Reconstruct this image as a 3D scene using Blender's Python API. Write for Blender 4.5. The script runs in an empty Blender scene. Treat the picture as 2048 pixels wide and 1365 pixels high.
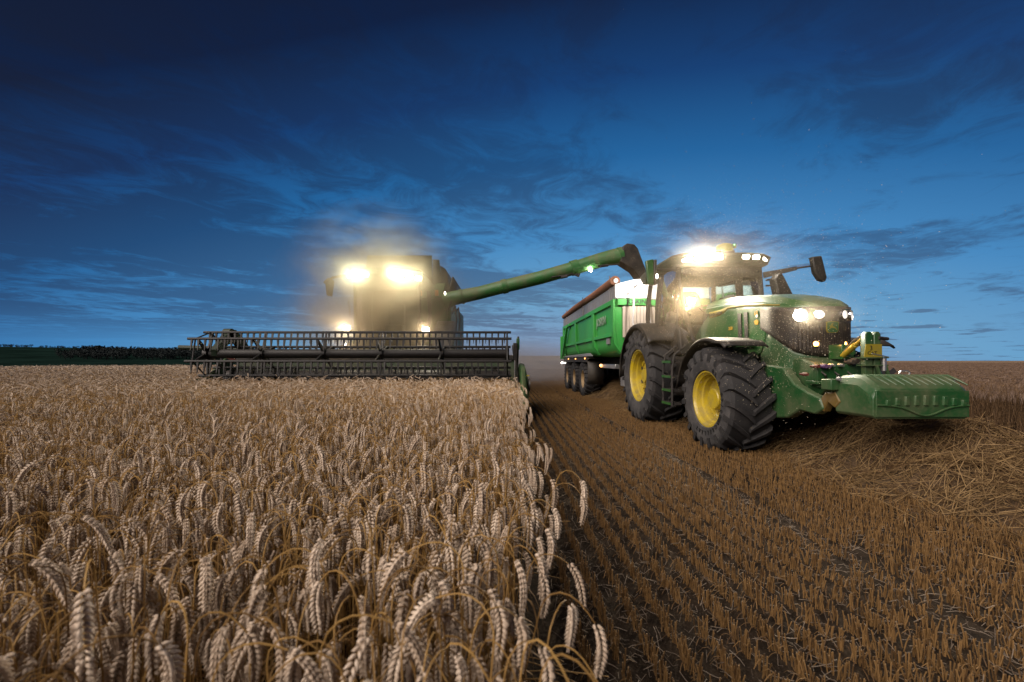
import bpy, bmesh, math, random
import numpy as np
from mathutils import Vector, Matrix, Euler

R = math.radians
PI = math.pi
random.seed(7)
rng = np.random.default_rng(7)
scene = bpy.context.scene
col = scene.collection

# ------------------------------------------------------------------ camera
EYE = 1.34          # eye height in metres
FPX, VX, VY = 800.0, 1003.0, 722.0    # focal length and vanishing point in photo pixels
cam_d = bpy.data.cameras.new('camera')
cam = bpy.data.objects.new('camera', cam_d)
col.objects.link(cam)
cam.location = (0, 0, EYE)
cam.rotation_euler = (R(90), 0, 0)
cam_d.sensor_width = 36
cam_d.lens = FPX / 2048 * 36
cam_d.shift_x = (1024 - VX) / 2048
cam_d.shift_y = (VY - 682.5) / 2048
cam_d.clip_start = 0.05
cam_d.clip_end = 12000
cam_d.dof.use_dof = True
cam_d.dof.focus_distance = 5.5
cam_d.dof.aperture_fstop = 2.8
scene.camera = cam

# ------------------------------------------------------------------ exposure
scene.view_settings.view_transform = 'Standard'
scene.view_settings.look = 'None'
scene.view_settings.exposure = 0.0
scene.view_settings.gamma = 1.0
scene.view_settings.use_curve_mapping = False

# ------------------------------------------------------------------ world: dusk sky
SUN_AZ = 230.0       # degrees clockwise from +Y: the afterglow side, behind and left of the camera
SUN_EL = 37.0
world = bpy.data.worlds.new('World')
scene.world = world
world.use_nodes = True
wt = world.node_tree
wt.nodes.clear()


class NT:
    """small helper to write node trees"""
    def __init__(self, tree):
        self.t = tree

    def n(self, typ, **kw):
        nd = self.t.nodes.new(typ)
        for k, v in kw.items():
            setattr(nd, k, v)
        return nd

    def _in(self, sock, v):
        if v is None:
            return
        if hasattr(v, 'is_output'):
            self.t.links.new(v, sock)
        elif isinstance(v, bpy.types.Node):
            self.t.links.new(v.outputs[0], sock)
        else:
            sock.default_value = v

    def math(self, op, a, b=None, c=None, clamp=False):
        nd = self.n('ShaderNodeMath', operation=op, use_clamp=clamp)
        self._in(nd.inputs[0], a)
        self._in(nd.inputs[1], b)
        self._in(nd.inputs[2], c)
        return nd.outputs[0]

    def mix(self, fac, a, b, blend='MIX'):
        nd = self.n('ShaderNodeMix', data_type='RGBA', blend_type=blend, clamp_factor=True)
        self._in(nd.inputs[0], fac)
        self._in(nd.inputs[6], a)
        self._in(nd.inputs[7], b)
        return nd.outputs[2]

    def ramp(self, fac, stops, interp='LINEAR'):
        nd = self.n('ShaderNodeValToRGB')
        cr = nd.color_ramp
        cr.interpolation = interp
        while len(cr.elements) < len(stops):
            cr.elements.new(0.5)
        for e, (p, c) in zip(cr.elements, stops):
            e.position = p
            e.color = tuple(c) + (1,) if len(c) == 3 else c
        self._in(nd.inputs[0], fac)
        return nd.outputs[0]

    def rampv(self, fac, p0, p1, smooth=True):
        nd = self.n('ShaderNodeMapRange', interpolation_type='SMOOTHSTEP' if smooth else 'LINEAR')
        self._in(nd.inputs[0], fac)
        nd.inputs[1].default_value = p0
        nd.inputs[2].default_value = p1
        return nd.outputs[0]

    def noise(self, vec, scale, detail=4, rough=0.55, dist=0.0):
        nd = self.n('ShaderNodeTexNoise')
        nd.inputs['Scale'].default_value = scale
        nd.inputs['Detail'].default_value = detail
        nd.inputs['Roughness'].default_value = rough
        nd.inputs['Distortion'].default_value = dist
        self._in(nd.inputs['Vector'], vec)
        return nd.outputs[0]


w = NT(wt)
tc = w.n('ShaderNodeTexCoord').outputs['Generated']
sep = w.n('ShaderNodeSeparateXYZ')
wt.links.new(tc, sep.inputs[0])
dx, dy, dz = sep.outputs
el = w.math('ARCSINE', dz)
az = w.math('ARCTAN2', dx, dy)                      # 0 straight ahead, positive to the right
azd = w.math('SUBTRACT', az, 0.20)
az2 = w.math('MULTIPLY', azd, azd)
elp = w.math('MAXIMUM', el, 0.0)
s = w.math('ADD', w.math('MULTIPLY', elp, 1.0), w.math('MULTIPLY', w.math('MINIMUM', az2, 2.0), 0.28))
base = w.ramp(s, [(0.0, (.215, .260, .41)), (.05, (.195, .315, .50)), (.15, (.140, .355, .590)), (.30, (.054, .240, .520)),
                  (.46, (.0135, .122, .335)), (.60, (.0052, .046, .170)), (.75, (.0026, .012, .052)), (1.0, (.0016, .006, .026))])
# clouds lie on a plane far above: streaks run towards a point right of the view
inv = w.math('DIVIDE', 1.0, w.math('MAXIMUM', w.math('ADD', dz, 0.045), 0.03))
px = w.math('MULTIPLY', dx, inv)
py = w.math('MULTIPLY', dy, inv)
cs, sn = math.cos(R(58)), math.sin(R(58))
along = w.math('ADD', w.math('MULTIPLY', px, sn), w.math('MULTIPLY', py, cs))
across = w.math('SUBTRACT', w.math('MULTIPLY', px, cs), w.math('MULTIPLY', py, sn))
cv = w.n('ShaderNodeCombineXYZ')
w._in(cv.inputs[0], w.math('MULTIPLY', along, 0.44))
w._in(cv.inputs[1], across)
cv.inputs[2].default_value = 25.1
big = w.noise(cv.outputs[0], 0.95, 5, .55, .6)
cv2 = w.n('ShaderNodeCombineXYZ')
w._in(cv2.inputs[0], w.math('MULTIPLY', along, 0.85))
w._in(cv2.inputs[1], across)
cv2.inputs[2].default_value = 1.2
fine = w.noise(cv2.outputs[0], 3.4, 9, .68, .9)
cv3 = w.n('ShaderNodeCombineXYZ')
w._in(cv3.inputs[0], px)
w._in(cv3.inputs[1], py)
cv3.inputs[2].default_value = 8.1
puff = w.noise(cv3.outputs[0], 1.25, 6, .6, .2)
# the cloud sheet thins out towards the right
side = w.rampv(w.math('ADD', az, w.math('MULTIPLY', el, -0.55)), 0.40, -0.35)
thick = w.math('ADD', w.math('MULTIPLY', big, 1.0), w.math('MULTIPLY', fine, 0.85))
thick = w.math('ADD', thick, w.math('MULTIPLY', side, 0.22))
sheet = w.rampv(thick, 0.93, 1.19)
sheet = w.math('MULTIPLY', sheet, w.rampv(el, 0.015, 0.10))
sheet = w.math('MULTIPLY', sheet, w.math('SUBTRACT', 1.0, w.math('MULTIPLY', w.rampv(el, 0.32, 0.62), 0.45)))
puffs = w.math('MULTIPLY', w.rampv(puff, 0.57, 0.65), w.rampv(az, 0.1, 0.45))
puffs = w.math('MULTIPLY', puffs, w.rampv(el, 0.45, 0.20))
cl = w.math('MAXIMUM', w.math("MULTIPLY", sheet, 0.80), w.math('MULTIPLY', puffs, 0.75))
cloudcol = w.mix(1.0, base, (.46, .38, .42, 1), 'MULTIPLY')
cloudcol = w.mix(1.0, cloudcol, (.0045, .0050, .0085, 1), 'ADD')
skycol = w.mix(cl, base, cloudcol)
# below the horizon the world is only dark land
skycol = w.mix(w.rampv(dz, -0.02, 0.0), (.012, .010, .009, 1), skycol)
nish = w.n('ShaderNodeTexSky', sky_type='NISHITA')
nish.sun_disc = False
nish.sun_elevation = R(1.0)
nish.sun_rotation = R(SUN_AZ)
glow = w.mix(1.0, nish.outputs[0], (.010, .010, .010, 1), 'MULTIPLY')
skycol = w.mix(1.0, skycol, glow, 'ADD')
bg1 = w.n('ShaderNodeBackground')
w._in(bg1.inputs[0], skycol)
bg1.inputs[1].default_value = 1.0
wo = w.n('ShaderNodeOutputWorld')
wt.links.new(bg1.outputs[0], wo.inputs[0])

# ------------------------------------------------------------------ sun: broad soft afterglow
sun_d = bpy.data.lights.new('sun', 'SUN')
sun_d.energy = 5.0
sun_d.angle = R(52)
sun_d.color = (1.0, .87, .77)
sun = bpy.data.objects.new('sun', sun_d)
col.objects.link(sun)
to_sun = Vector((math.sin(R(SUN_AZ)) * math.cos(R(SUN_EL)), math.cos(R(SUN_AZ)) * math.cos(R(SUN_EL)), math.sin(R(SUN_EL))))
sun.rotation_euler = to_sun.to_track_quat('Z', 'Y').to_euler()
sun.location = to_sun * 40

# ------------------------------------------------------------------ render settings
scene.render.engine = 'CYCLES'
cy = scene.cycles
cy.use_denoising = True
cy.denoiser = 'OPENIMAGEDENOISE'
cy.max_bounces = 6
cy.diffuse_bounces = 2
cy.glossy_bounces = 3
cy.transmission_bounces = 4
cy.volume_bounces = 1
cy.transparent_max_bounces = 16
cy.caustics_reflective = False
cy.caustics_refractive = False
cy.sample_clamp_indirect = 6.0
cy.volume_max_steps = 96


# ------------------------------------------------------------------ helpers
def W(px_, py_, y):
    """photo pixel at depth y -> world point"""
    return Vector(((px_ - VX) / FPX * y, y, EYE - (py_ - VY) / FPX * y))


class MB:
    """collects shapes, builds ONE mesh object"""
    def __init__(self):
        self.v, self.f, self.mi, self.cur = [], [], [], 0

    def add(self, vs, fs):
        b = len(self.v)
        self.v += [tuple(p) for p in vs]
        self.f += [tuple(i + b for i in f) for f in fs]
        self.mi += [self.cur] * len(fs)
        return self

    def box(self, x0, x1, y0, y1, z0, z1):
        vs = [(x, y, z) for x in (x0, x1) for y in (y0, y1) for z in (z0, z1)]
        return self.add(vs, [(0, 1, 3, 2), (4, 6, 7, 5), (0, 4, 5, 1), (2, 3, 7, 6), (0, 2, 6, 4), (1, 5, 7, 3)])

    def bar(self, p0, p1, wd, ht, up=(0, 0, 1), w1=None, h1=None):
        p0, p1 = Vector(p0), Vector(p1)
        t = (p1 - p0).normalized()
        up = Vector(up)
        sd = t.cross(up)
        if sd.length < 1e-4:
            sd = t.cross(Vector((1, 0, 0)))
        sd.normalize()
        u = sd.cross(t)
        w1 = wd if w1 is None else w1
        h1 = ht if h1 is None else h1
        vs = []
        for p, a, b in ((p0, wd, ht), (p1, w1, h1)):
            for sx, sz in ((-1, -1), (1, -1), (1, 1), (-1, 1)):
                vs.append(p + sd * sx * a / 2 + u * sz * b / 2)
        return self.add(vs, [(3, 2, 1, 0), (4, 5, 6, 7), (0, 1, 5, 4), (1, 2, 6, 5), (2, 3, 7, 6), (3, 0, 4, 7)])

    def tube(self, path, r, n=10, cap=True):
        path = [Vector(p) for p in path]
        m = len(path)
        rs = r if isinstance(r, (list, tuple)) else [r] * m
        vs, fs = [], []
        ref = None
        for i, p in enumerate(path):
            t = (path[min(i + 1, m - 1)] - path[max(i - 1, 0)]).normalized()
            if ref is None:
                ref = t.orthogonal().normalized()
            a = ref - t * ref.dot(t)
            if a.length < 1e-5:
                a = t.orthogonal()
            a.normalize()
            ref = a
            b = t.cross(a)
            for k in range(n):
                q = 2 * PI * k / n
                vs.append(p + (a * math.cos(q) + b * math.sin(q)) * rs[i])
        for i in range(m - 1):
            for k in range(n):
                k2 = (k + 1) % n
                fs.append((i * n + k, i * n + k2, (i + 1) * n + k2, (i + 1) * n + k))
        if cap:
            fs.append(tuple(range(n))[::-1])
            fs.append(tuple((m - 1) * n + k for k in range(n)))
        return self.add(vs, fs)

    def prism(self, poly, axis, a0, a1):
        def pt(p, a):
            return {'x': (a, p[0], p[1]), 'y': (p[0], a, p[1]), 'z': (p[0], p[1], a)}[axis]
        n = len(poly)
        vs = [pt(p, a0) for p in poly] + [pt(p, a1) for p in poly]
        fs = [tuple(range(n))[::-1], tuple(range(n, 2 * n))]
        fs += [(k, (k + 1) % n, n + (k + 1) % n, n + k) for k in range(n)]
        return self.add(vs, fs)

    def lathe(self, prof, c, axis='x', n=32, a0=0.0, a1=2 * PI):
        """prof: list of (offset along axis, radius)"""
        full = abs(a1 - a0 - 2 * PI) < 1e-6
        m = n if full else n + 1
        vs, fs = [], []
        for (o, r) in prof:
            for k in range(m):
                q = a0 + (a1 - a0) * k / n
                u, v = r * math.cos(q), r * math.sin(q)
                d = {'x': (o, u, v), 'y': (u, o, v), 'z': (u, v, o)}[axis]
                vs.append((c[0] + d[0], c[1] + d[1], c[2] + d[2]))
        for i in range(len(prof) - 1):
            for k in range(n):
                k2 = (k + 1) % m
                fs.append((i * m + k, i * m + k2, (i + 1) * m + k2, (i + 1) * m + k))
        return self.add(vs, fs)

    def loft(self, secs, closed=True, cap=True):
        n = len(secs[0])
        vs = [p for s_ in secs for p in s_]
        fs = []
        for i in range(len(secs) - 1):
            for k in range(n if closed else n - 1):
                k2 = (k + 1) % n
                fs.append((i * n + k, i * n + k2, (i + 1) * n + k2, (i + 1) * n + k))
        if cap and closed:
            fs.append(tuple(range(n))[::-1])
            fs.append(tuple((len(secs) - 1) * n + k for k in range(n)))
        return self.add(vs, fs)

    def ell(self, c, r, nu=14, nv=8, z0=-1.0):
        vs, fs = [], []
        a_0 = math.asin(max(-1, z0))
        for i in range(nv + 1):
            a = a_0 + (PI / 2 - a_0) * i / nv
            for k in range(nu):
                q = 2 * PI * k / nu
                vs.append((c[0] + r[0] * math.cos(a) * math.cos(q), c[1] + r[1] * math.cos(a) * math.sin(q), c[2] + r[2] * math.sin(a)))
        for i in range(nv):
            for k in range(nu):
                k2 = (k + 1) % nu
                fs.append((i * nu + k, i * nu + k2, (i + 1) * nu + k2, (i + 1) * nu + k))
        fs.append(tuple(range(nu))[::-1])
        return self.add(vs, fs)

    def sheet(self, grid, th=0.0):
        """grid of points [i][j]"""
        m, n = len(grid), len(grid[0])
        vs = [p for row in grid for p in row]
        fs = [(i * n + j, i * n + j + 1, (i + 1) * n + j + 1, (i + 1) * n + j) for i in range(m - 1) for j in range(n - 1)]
        return self.add(vs, fs)

    def mesh(self, name, mats, smooth=True, angle=35, fix=True):
        me = bpy.data.meshes.new(name)
        me.from_pydata(self.v, [], self.f)
        if fix:
            bm = bmesh.new()
            bm.from_mesh(me)
            bmesh.ops.remove_doubles(bm, verts=bm.verts, dist=1e-5)
            bmesh.ops.recalc_face_normals(bm, faces=bm.faces)
            bm.to_mesh(me)
            bm.free()
        mats = mats if isinstance(mats, (list, tuple)) else [mats]
        for m in mats:
            me.materials.append(m)
        if len(mats) > 1 and len(me.polygons) == len(self.mi):
            me.polygons.foreach_set('material_index', self.mi)
        if smooth:
            me.polygons.foreach_set('use_smooth', [True] * len(me.polygons))
            me.set_sharp_from_angle(angle=R(angle))
        return me

    def build(self, name, mat, parent=None, smooth=True, bevel=0.0, angle=35, solid=0.0, fix=True):
        me = self.mesh(name, mat, smooth, angle, fix)
        return put(name, me, parent, bevel, solid)


def put(name, me, parent=None, bevel=0.0, solid=0.0):
    o = bpy.data.objects.new(name, me)
    col.objects.link(o)
    if parent is not None:
        o.parent = parent
        if parent.parent is None:
            o.location = -parent.location      # meshes are written in world coordinates
    if solid:
        m = o.modifiers.new('solid', 'SOLIDIFY')
        m.thickness = solid
        m.offset = 0
    if bevel:
        m = o.modifiers.new('bevel', 'BEVEL')
        m.width = bevel
        m.segments = 2
        m.limit_method = 'ANGLE'
        m.angle_limit = R(35)
    return o


def thing(name, loc, label, cat, group=None):
    o = bpy.data.objects.new(name, None)
    col.objects.link(o)
    o.empty_display_size = 0.2
    o.location = loc
    tag(o, label, cat, group)
    return o


def tag(o, label, cat, group=None, kind=None):
    if label:
        o['label'] = label
    if cat:
        o['category'] = cat
    if group:
        o['group'] = group
    if kind:
        o['kind'] = kind
    return o


def holder(name, loc, root):
    """an Empty part (a wheel, say) whose children are its sub-parts, written round its own origin"""
    o = bpy.data.objects.new(name, None)
    col.objects.link(o)
    o.parent = root
    o.location = Vector(loc) - root.location
    o.empty_display_size = 0.1
    return o


def sub(name, me, parent):
    o = bpy.data.objects.new(name, me)
    col.objects.link(o)
    o.parent = parent
    return o


def text_mesh(name, body, size, mat, origin, xdir, ydir, extrude=0.002, align='LEFT', bold=0.0):
    cu = bpy.data.curves.new(name, 'FONT')
    cu.body = body
    cu.size = size
    cu.extrude = extrude
    cu.offset = bold
    cu.resolution_u = 2
    cu.align_x = align
    cu.align_y = 'CENTER'
    tmp = bpy.data.objects.new(name + '_src', cu)
    me = bpy.data.meshes.new_from_object(tmp)
    bpy.data.objects.remove(tmp)
    x, y = Vector(xdir).normalized(), Vector(ydir).normalized()
    z = x.cross(y)
    M = Matrix((x, y, z)).transposed().to_4x4()
    M.translation = Vector(origin)
    me.transform(M)
    me.name = name
    me.materials.clear()
    me.materials.append(mat)
    return me


def lamp(name, loc, to, power, color, parent=None, size=R(110), blend=0.7, radius=0.05, kind='SPOT'):
    d = bpy.data.lights.new(name, kind)
    d.energy = power
    d.color = color
    d.shadow_soft_size = radius
    if kind == 'SPOT':
        d.spot_size = size
        d.spot_blend = blend
    o = bpy.data.objects.new(name, d)
    col.objects.link(o)
    v = Vector(to)
    o.rotation_euler = (-v).to_track_quat('Z', 'Y').to_euler()
    o.location = Vector(loc)
    if parent is not None:
        o.parent = parent
        o.location = Vector(loc) - parent.location
    return o


# ------------------------------------------------------------------ materials
MATS = {}


def mat(name, color, rough=0.5, metal=0.0, coat=0.0, dust=0.0, dustcol=(.20, .15, .10), bump=0.0, bscale=60.0, var=0.0, spec=0.5, scale=3.0):
    m = bpy.data.materials.new(name)
    m.use_nodes = True
    t = NT(m.node_tree)
    b = m.node_tree.nodes['Principled BSDF']
    b.inputs['Roughness'].default_value = rough
    b.inputs['Metallic'].default_value = metal
    b.inputs['Coat Weight'].default_value = coat
    b.inputs['Coat Roughness'].default_value = 0.12
    b.inputs['Specular IOR Level'].default_value = spec
    c = tuple(color) + (1,)
    tcn = t.n('ShaderNodeTexCoord').outputs['Object']
    out = None
    if var:
        nz = t.noise(tcn, scale * 2.3, 5, .6)
        out = t.mix(t.rampv(nz, .3, .7), tuple(x * (1 - var) for x in color) + (1,), tuple(min(1, x * (1 + var)) for x in color) + (1,))
    if dust:
        n1 = t.noise(tcn, scale, 6, .62, .3)
        n2 = t.noise(tcn, scale * 14, 3, .6)
        geo = t.n('ShaderNodeNewGeometry').outputs['Normal']
        sp = t.n('ShaderNodeSeparateXYZ')
        m.node_tree.links.new(geo, sp.inputs[0])
        up = t.math('MULTIPLY', t.rampv(sp.outputs[2], 0.2, 1.0), .55)
        f = t.math('MULTIPLY', t.math('ADD', t.math('ADD', t.rampv(n1, .36, .74), t.math('MULTIPLY', t.rampv(n2, .45, .7), .35)), up), dust, clamp=True)
        out = t.mix(f, out if out is not None else c, tuple(dustcol) + (1,))
        rr = t.math('ADD', rough, t.math('MULTIPLY', f, .5), clamp=True)
        m.node_tree.links.new(rr, b.inputs['Roughness'])
    if out is not None:
        m.node_tree.links.new(out, b.inputs['Base Color'])
    else:
        b.inputs['Base Color'].default_value = c
    if bump:
        bp = t.n('ShaderNodeBump')
        bp.inputs['Strength'].default_value = bump
        bp.inputs['Distance'].default_value = 0.01
        m.node_tree.links.new(t.noise(tcn, bscale, 5, .6), bp.inputs['Height'])
        m.node_tree.links.new(bp.outputs[0], b.inputs['Normal'])
    MATS[name] = m
    return m


def emit(name, color, strength):
    m = bpy.data.materials.new(name)
    m.use_nodes = True
    b = m.node_tree.nodes['Principled BSDF']
    b.inputs['Base Color'].default_value = (.8, .8, .8, 1)
    b.inputs['Roughness'].default_value = .2
    b.inputs['Emission Color'].default_value = tuple(color) + (1,)
    b.inputs['Emission Strength'].default_value = strength
    MATS[name] = m
    return m


GREEN = mat('green_paint', (.011, .088, .015), .30, coat=.4, dust=.32, scale=5, dustcol=(.15, .13, .07))
GREEN_DK = mat('dusty_green_paint', (.008, .062, .014), .42, coat=.2, dust=.38, scale=3.0, dustcol=(.13, .11, .065))
GREEN_WT = mat('green_cast_iron', (.007, .062, .014), .45, coat=.2, dust=.30, bump=.10, bscale=90, scale=2.2)
GREEN_TR = mat('trailer_green_paint', (.030, .290, .045), .48, coat=.1, dust=.14, scale=1.4, dustcol=(.16, .20, .11), spec=.35)
YELLOW = mat('yellow_paint', (.44, .325, .012), .36, coat=.3, dust=.55, dustcol=(.19, .15, .06), scale=7)
YELLOW_ST = mat('yellow_stripe', (.24, .19, .012), .45, dust=.4, dustcol=(.12, .11, .04), scale=8)
SIDEWALL = mat('dusty_tyre_wall', (.022, .022, .024), .85, dust=.8, dustcol=(.072, .068, .067), bump=.15, bscale=40, scale=5)
RUBBER = mat('tyre_rubber', (.010, .010, .0115), .70, dust=.34, dustcol=(.046, .041, .038), bump=.25, bscale=70, scale=4)
BLACK = mat('black_plastic', (.012, .011, .010), .5, dust=.40, dustcol=(.085, .065, .045), scale=4)
BLACKM = mat('black_steel', (.016, .015, .015), .45, metal=.0, dust=.35, dustcol=(.07, .055, .045), scale=5)
DARKG = mat('dark_grille', (.020, .016, .012), .55, dust=.45, dustcol=(.10, .07, .045), scale=5)
GREY = mat('grey_steel', (.25, .25, .26), .45, metal=.3, dust=.3, scale=4)
STEEL = mat('bright_steel', (.62, .62, .62), .28, metal=.9, dust=.12)
WHITE = mat('white_paint', (.74, .73, .72), .4, dust=.10, dustcol=(.5, .44, .36), scale=2)
TARP = mat('rust_brown_tarp', (.19, .075, .038), .8, dust=.2, bump=.3, bscale=25)
BEIGE = mat('beige_corrugated_steel', (.42, .36, .30), .5, dust=.25, scale=3)
RIM_TAN = mat('trailer_rim_paint', (.30, .20, .09), .5, dust=.4)
RED = mat('red_plastic', (.10, .018, .016), .45, dust=.5)
HOOK = mat('worn_amber_steel', (.12, .075, .012), .5, dust=.5)
PURPLE = mat('purple_coupling_cap', (.09, .04, .12), .45, dust=.3)
MIRROR = mat('mirror_glass', (.7, .7, .72), .05, metal=1.0)
REFL = mat('lamp_reflector', (.8, .8, .8), .12, metal=1.0)
SEATM = mat('seat_fabric', (.03, .03, .032), .85, dust=.1)
BLACKTXT = mat('black_lettering', (.008, .008, .008), .6)
GREYTXT = mat('grey_lettering', (.20, .28, .20), .55)
GOLD = mat('gold_lettering', (.62, .36, .03), .35)

L_WARM = emit('lit_work_lamp', (1.0, .90, .75), 110)
L_YEL = emit('lit_roof_lamp', (1.0, .95, .74), 80)
L_HEAD = emit('lit_head_lamp', (1.0, .91, .76), 45)
L_SOFT = emit('dim_lamp_lens', (1.0, .93, .82), .7)
L_ORG = emit('lit_orange_lamp', (1.0, .42, .08), 14)
L_ORGD = emit('dim_orange_marker', (1.0, .36, .05), 5)
L_GRN = emit('green_led', (.1, 1.0, .25), 4)
L_IN = emit('inner_headlamp_lens', (1.0, .93, .80), 1.1)
L_WHT = emit('small_white_lamp', (1.0, .93, .82), 14)


def glassmat(name, tint, op):
    m = bpy.data.materials.new(name)
    m.use_nodes = True
    nt = m.node_tree
    nt.nodes.clear()
    t = NT(nt)
    tr = t.n('ShaderNodeBsdfTransparent')
    tr.inputs[0].default_value = tuple(tint) + (1,)
    gl = t.n('ShaderNodeBsdfGlossy')
    gl.inputs['Roughness'].default_value = .05
    df = t.n('ShaderNodeBsdfDiffuse')
    df.inputs[0].default_value = (.22, .18, .13, 1)
    lw = t.n('ShaderNodeFresnel')
    lw.inputs[0].default_value = 1.45
    m1 = t.n('ShaderNodeMixShader')
    nt.links.new(lw.outputs[0], m1.inputs[0])
    nt.links.new(tr.outputs[0], m1.inputs[1])
    nt.links.new(gl.outputs[0], m1.inputs[2])
    m2 = t.n('ShaderNodeMixShader')
    tcn = t.n('ShaderNodeTexCoord').outputs['Object']
    f = t.math('MULTIPLY', t.rampv(t.noise(tcn, 5, 6, .65), .3, .8), op)
    nt.links.new(f, m2.inputs[0])
    nt.links.new(m1.outputs[0], m2.inputs[1])
    nt.links.new(df.outputs[0], m2.inputs[2])
    o = t.n('ShaderNodeOutputMaterial')
    nt.links.new(m2.outputs[0], o.inputs[0])
    return m


GLASS = glassmat('dusty_cab_glass', (.62, .78, .80), .22)


def plantmat(name, c0, c1, rough=.65, island=False, trans=.0, nscale=60.0, both=False):
    """dry plant matter; each stalk takes a tone of its own between c0 and c1"""
    m = bpy.data.materials.new(name)
    m.use_nodes = True
    nt = m.node_tree
    t = NT(nt)
    b = nt.nodes['Principled BSDF']
    b.inputs['Roughness'].default_value = rough
    b.inputs['Specular IOR Level'].default_value = .3
    if island:
        r = t.n('ShaderNodeNewGeometry').outputs['Random Per Island']
    else:
        r = t.n('ShaderNodeObjectInfo').outputs['Random']
    if both:
        r = t.math('ADD', t.math('MULTIPLY', r, .5), t.math('MULTIPLY', t.n('ShaderNodeNewGeometry').outputs['Random Per Island'], .4))
    tcn = t.n('ShaderNodeTexCoord').outputs['Object']
    nz = t.noise(tcn, nscale, 3, .6)
    f = t.math('ADD', t.math('MULTIPLY', r, .75), t.math('MULTIPLY', t.math('SUBTRACT', nz, .5), .8), clamp=True)
    nt.links.new(t.mix(f, tuple(c0) + (1,), tuple(c1) + (1,)), b.inputs['Base Color'])
    if trans:
        b.inputs['Transmission Weight'].default_value = 0
        tl = t.n('ShaderNodeBsdfTranslucent')
        nt.links.new(t.mix(f, tuple(c0) + (1,), tuple(c1) + (1,)), tl.inputs[0])
        ms = t.n('ShaderNodeMixShader')
        ms.inputs[0].default_value = trans
        nt.links.new(b.outputs[0], ms.inputs[1])
        nt.links.new(tl.outputs[0], ms.inputs[2])
        nt.links.new(ms.outputs[0], nt.nodes['Material Output'].inputs[0])
    return m


M_STEM = plantmat('wheat_stem', (.15, .080, .022), (.42, .255, .080))
M_EAR = plantmat('wheat_ear', (.38, .285, .205), (.77, .65, .53), nscale=90, both=True)
M_LEAF = plantmat('wheat_leaf', (.26, .15, .06), (.42, .27, .12), trans=.25)
M_STEM_P = plantmat('wheat_stem_far', (.28, .16, .055), (.44, .28, .11), island=True)
M_EAR_P = plantmat('wheat_ear_far', (.41, .32, .235), (.66, .55, .445), island=True)
M_EAR_VIG = plantmat('vignette_wheat_ear', (.105, .068, .048), (.20, .138, .100), island=True)  # browner copy of the ear: vignette darkening painted into the colour
M_STEM_VIG = plantmat('vignette_wheat_stem', (.085, .048, .022), (.18, .108, .052), island=True)  # stem copy, darkened in the colour for the same vignette
M_STUB = plantmat('stubble_straw', (.052, .027, .011), (.27, .158, .060), island=True, nscale=25)
M_STRAW = plantmat('loose_straw', (.055, .028, .011), (.36, .24, .11), nscale=12)
M_LIT = plantmat('grey_litter', (.10, .075, .055), (.26, .21, .165), nscale=12)
M_CHAFF = plantmat('floating_chaff', (.50, .40, .26), (.75, .66, .50))

# ------------------------------------------------------------------ terrain


def smooth(a, b, x):
    t_ = min(1, max(0, (x - a) / (b - a)))
    return t_ * t_ * (3 - 2 * t_)


def ground_h(x, y):
    r = math.hypot(x, y)
    a = math.degrees(math.atan2(x, y))
    lf = smooth(-12, -26, a) if y > 0 else 0.0
    dip = -2.6 * smooth(42, 120, r) * lf                      # the land drops beyond the crest on the left
    rise = lf * smooth(200, 600, r) * 16.5
    mid = smooth(-26, -10, a) * smooth(30, 14, a) if y > 0 else 0.0
    rise += mid * smooth(50, 330, r) * 5.2
    rt = smooth(20, 40, a) if y > 0 else 0.0
    rise += rt * smooth(90, 400, r) * 1.3
    return dip + rise


radii = [0, 2, 5, 9, 14, 20, 28, 36, 44, 54, 66, 80, 95, 112, 132, 155, 185, 220, 262, 310, 370, 440, 520, 640, 800, 1100, 1600, 2500, 4200]
NA = 180
v, f = [], []
for i, r in enumerate(radii):
    for k in range(NA):
        q = 2 * PI * k / NA
        x, y = r * math.sin(q), r * math.cos(q)
        v.append((x, y, ground_h(x, y)))
for i in range(len(radii) - 1):
    for k in range(NA):
        k2 = (k + 1) % NA
        f.append((i * NA + k, i * NA + k2, (i + 1) * NA + k2, (i + 1) * NA + k))
SOIL = bpy.data.materials.new('field_soil')
SOIL.use_nodes = True
t = NT(SOIL.node_tree)
b = SOIL.node_tree.nodes['Principled BSDF']
b.inputs['Roughness'].default_value = .95
b.inputs['Specular IOR Level'].default_value = .1
oc = t.n('ShaderNodeTexCoord').outputs['Object']
nz = t.noise(oc, 9, 8, .65)
nz2 = t.noise(oc, 70, 4, .6)
c = t.mix(t.rampv(nz, .35, .7), (.017, .012, .008, 1), (.046, .032, .021, 1))
c = t.mix(t.math('MULTIPLY', t.rampv(nz2, .55, .72), .5), c, (.13, .10, .075, 1))
# farther off single straws merge with the soil into one stubble tone
ln = t.n('ShaderNodeVectorMath', operation='LENGTH')
SOIL.node_tree.links.new(oc, ln.inputs[0])
c = t.mix(t.rampv(ln.outputs['Value'], 24, 60), c, t.mix(t.rampv(t.noise(oc, .05, 5, .6), .3, .7), (.17, .115, .070, 1), (.27, .19, .12, 1)))
SOIL.node_tree.links.new(c, b.inputs['Base Color'])
bp = t.n('ShaderNodeBump')
bp.inputs['Strength'].default_value = .9
bp.inputs['Distance'].default_value = .03
SOIL.node_tree.links.new(t.noise(oc, 22, 8, .7), bp.inputs['Height'])
SOIL.node_tree.links.new(bp.outputs[0], b.inputs['Normal'])
g = MB()
g.add(v, f)
ground = g.build('ground', SOIL, smooth=True, angle=80)
tag(ground, None, None, kind='structure')

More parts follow.
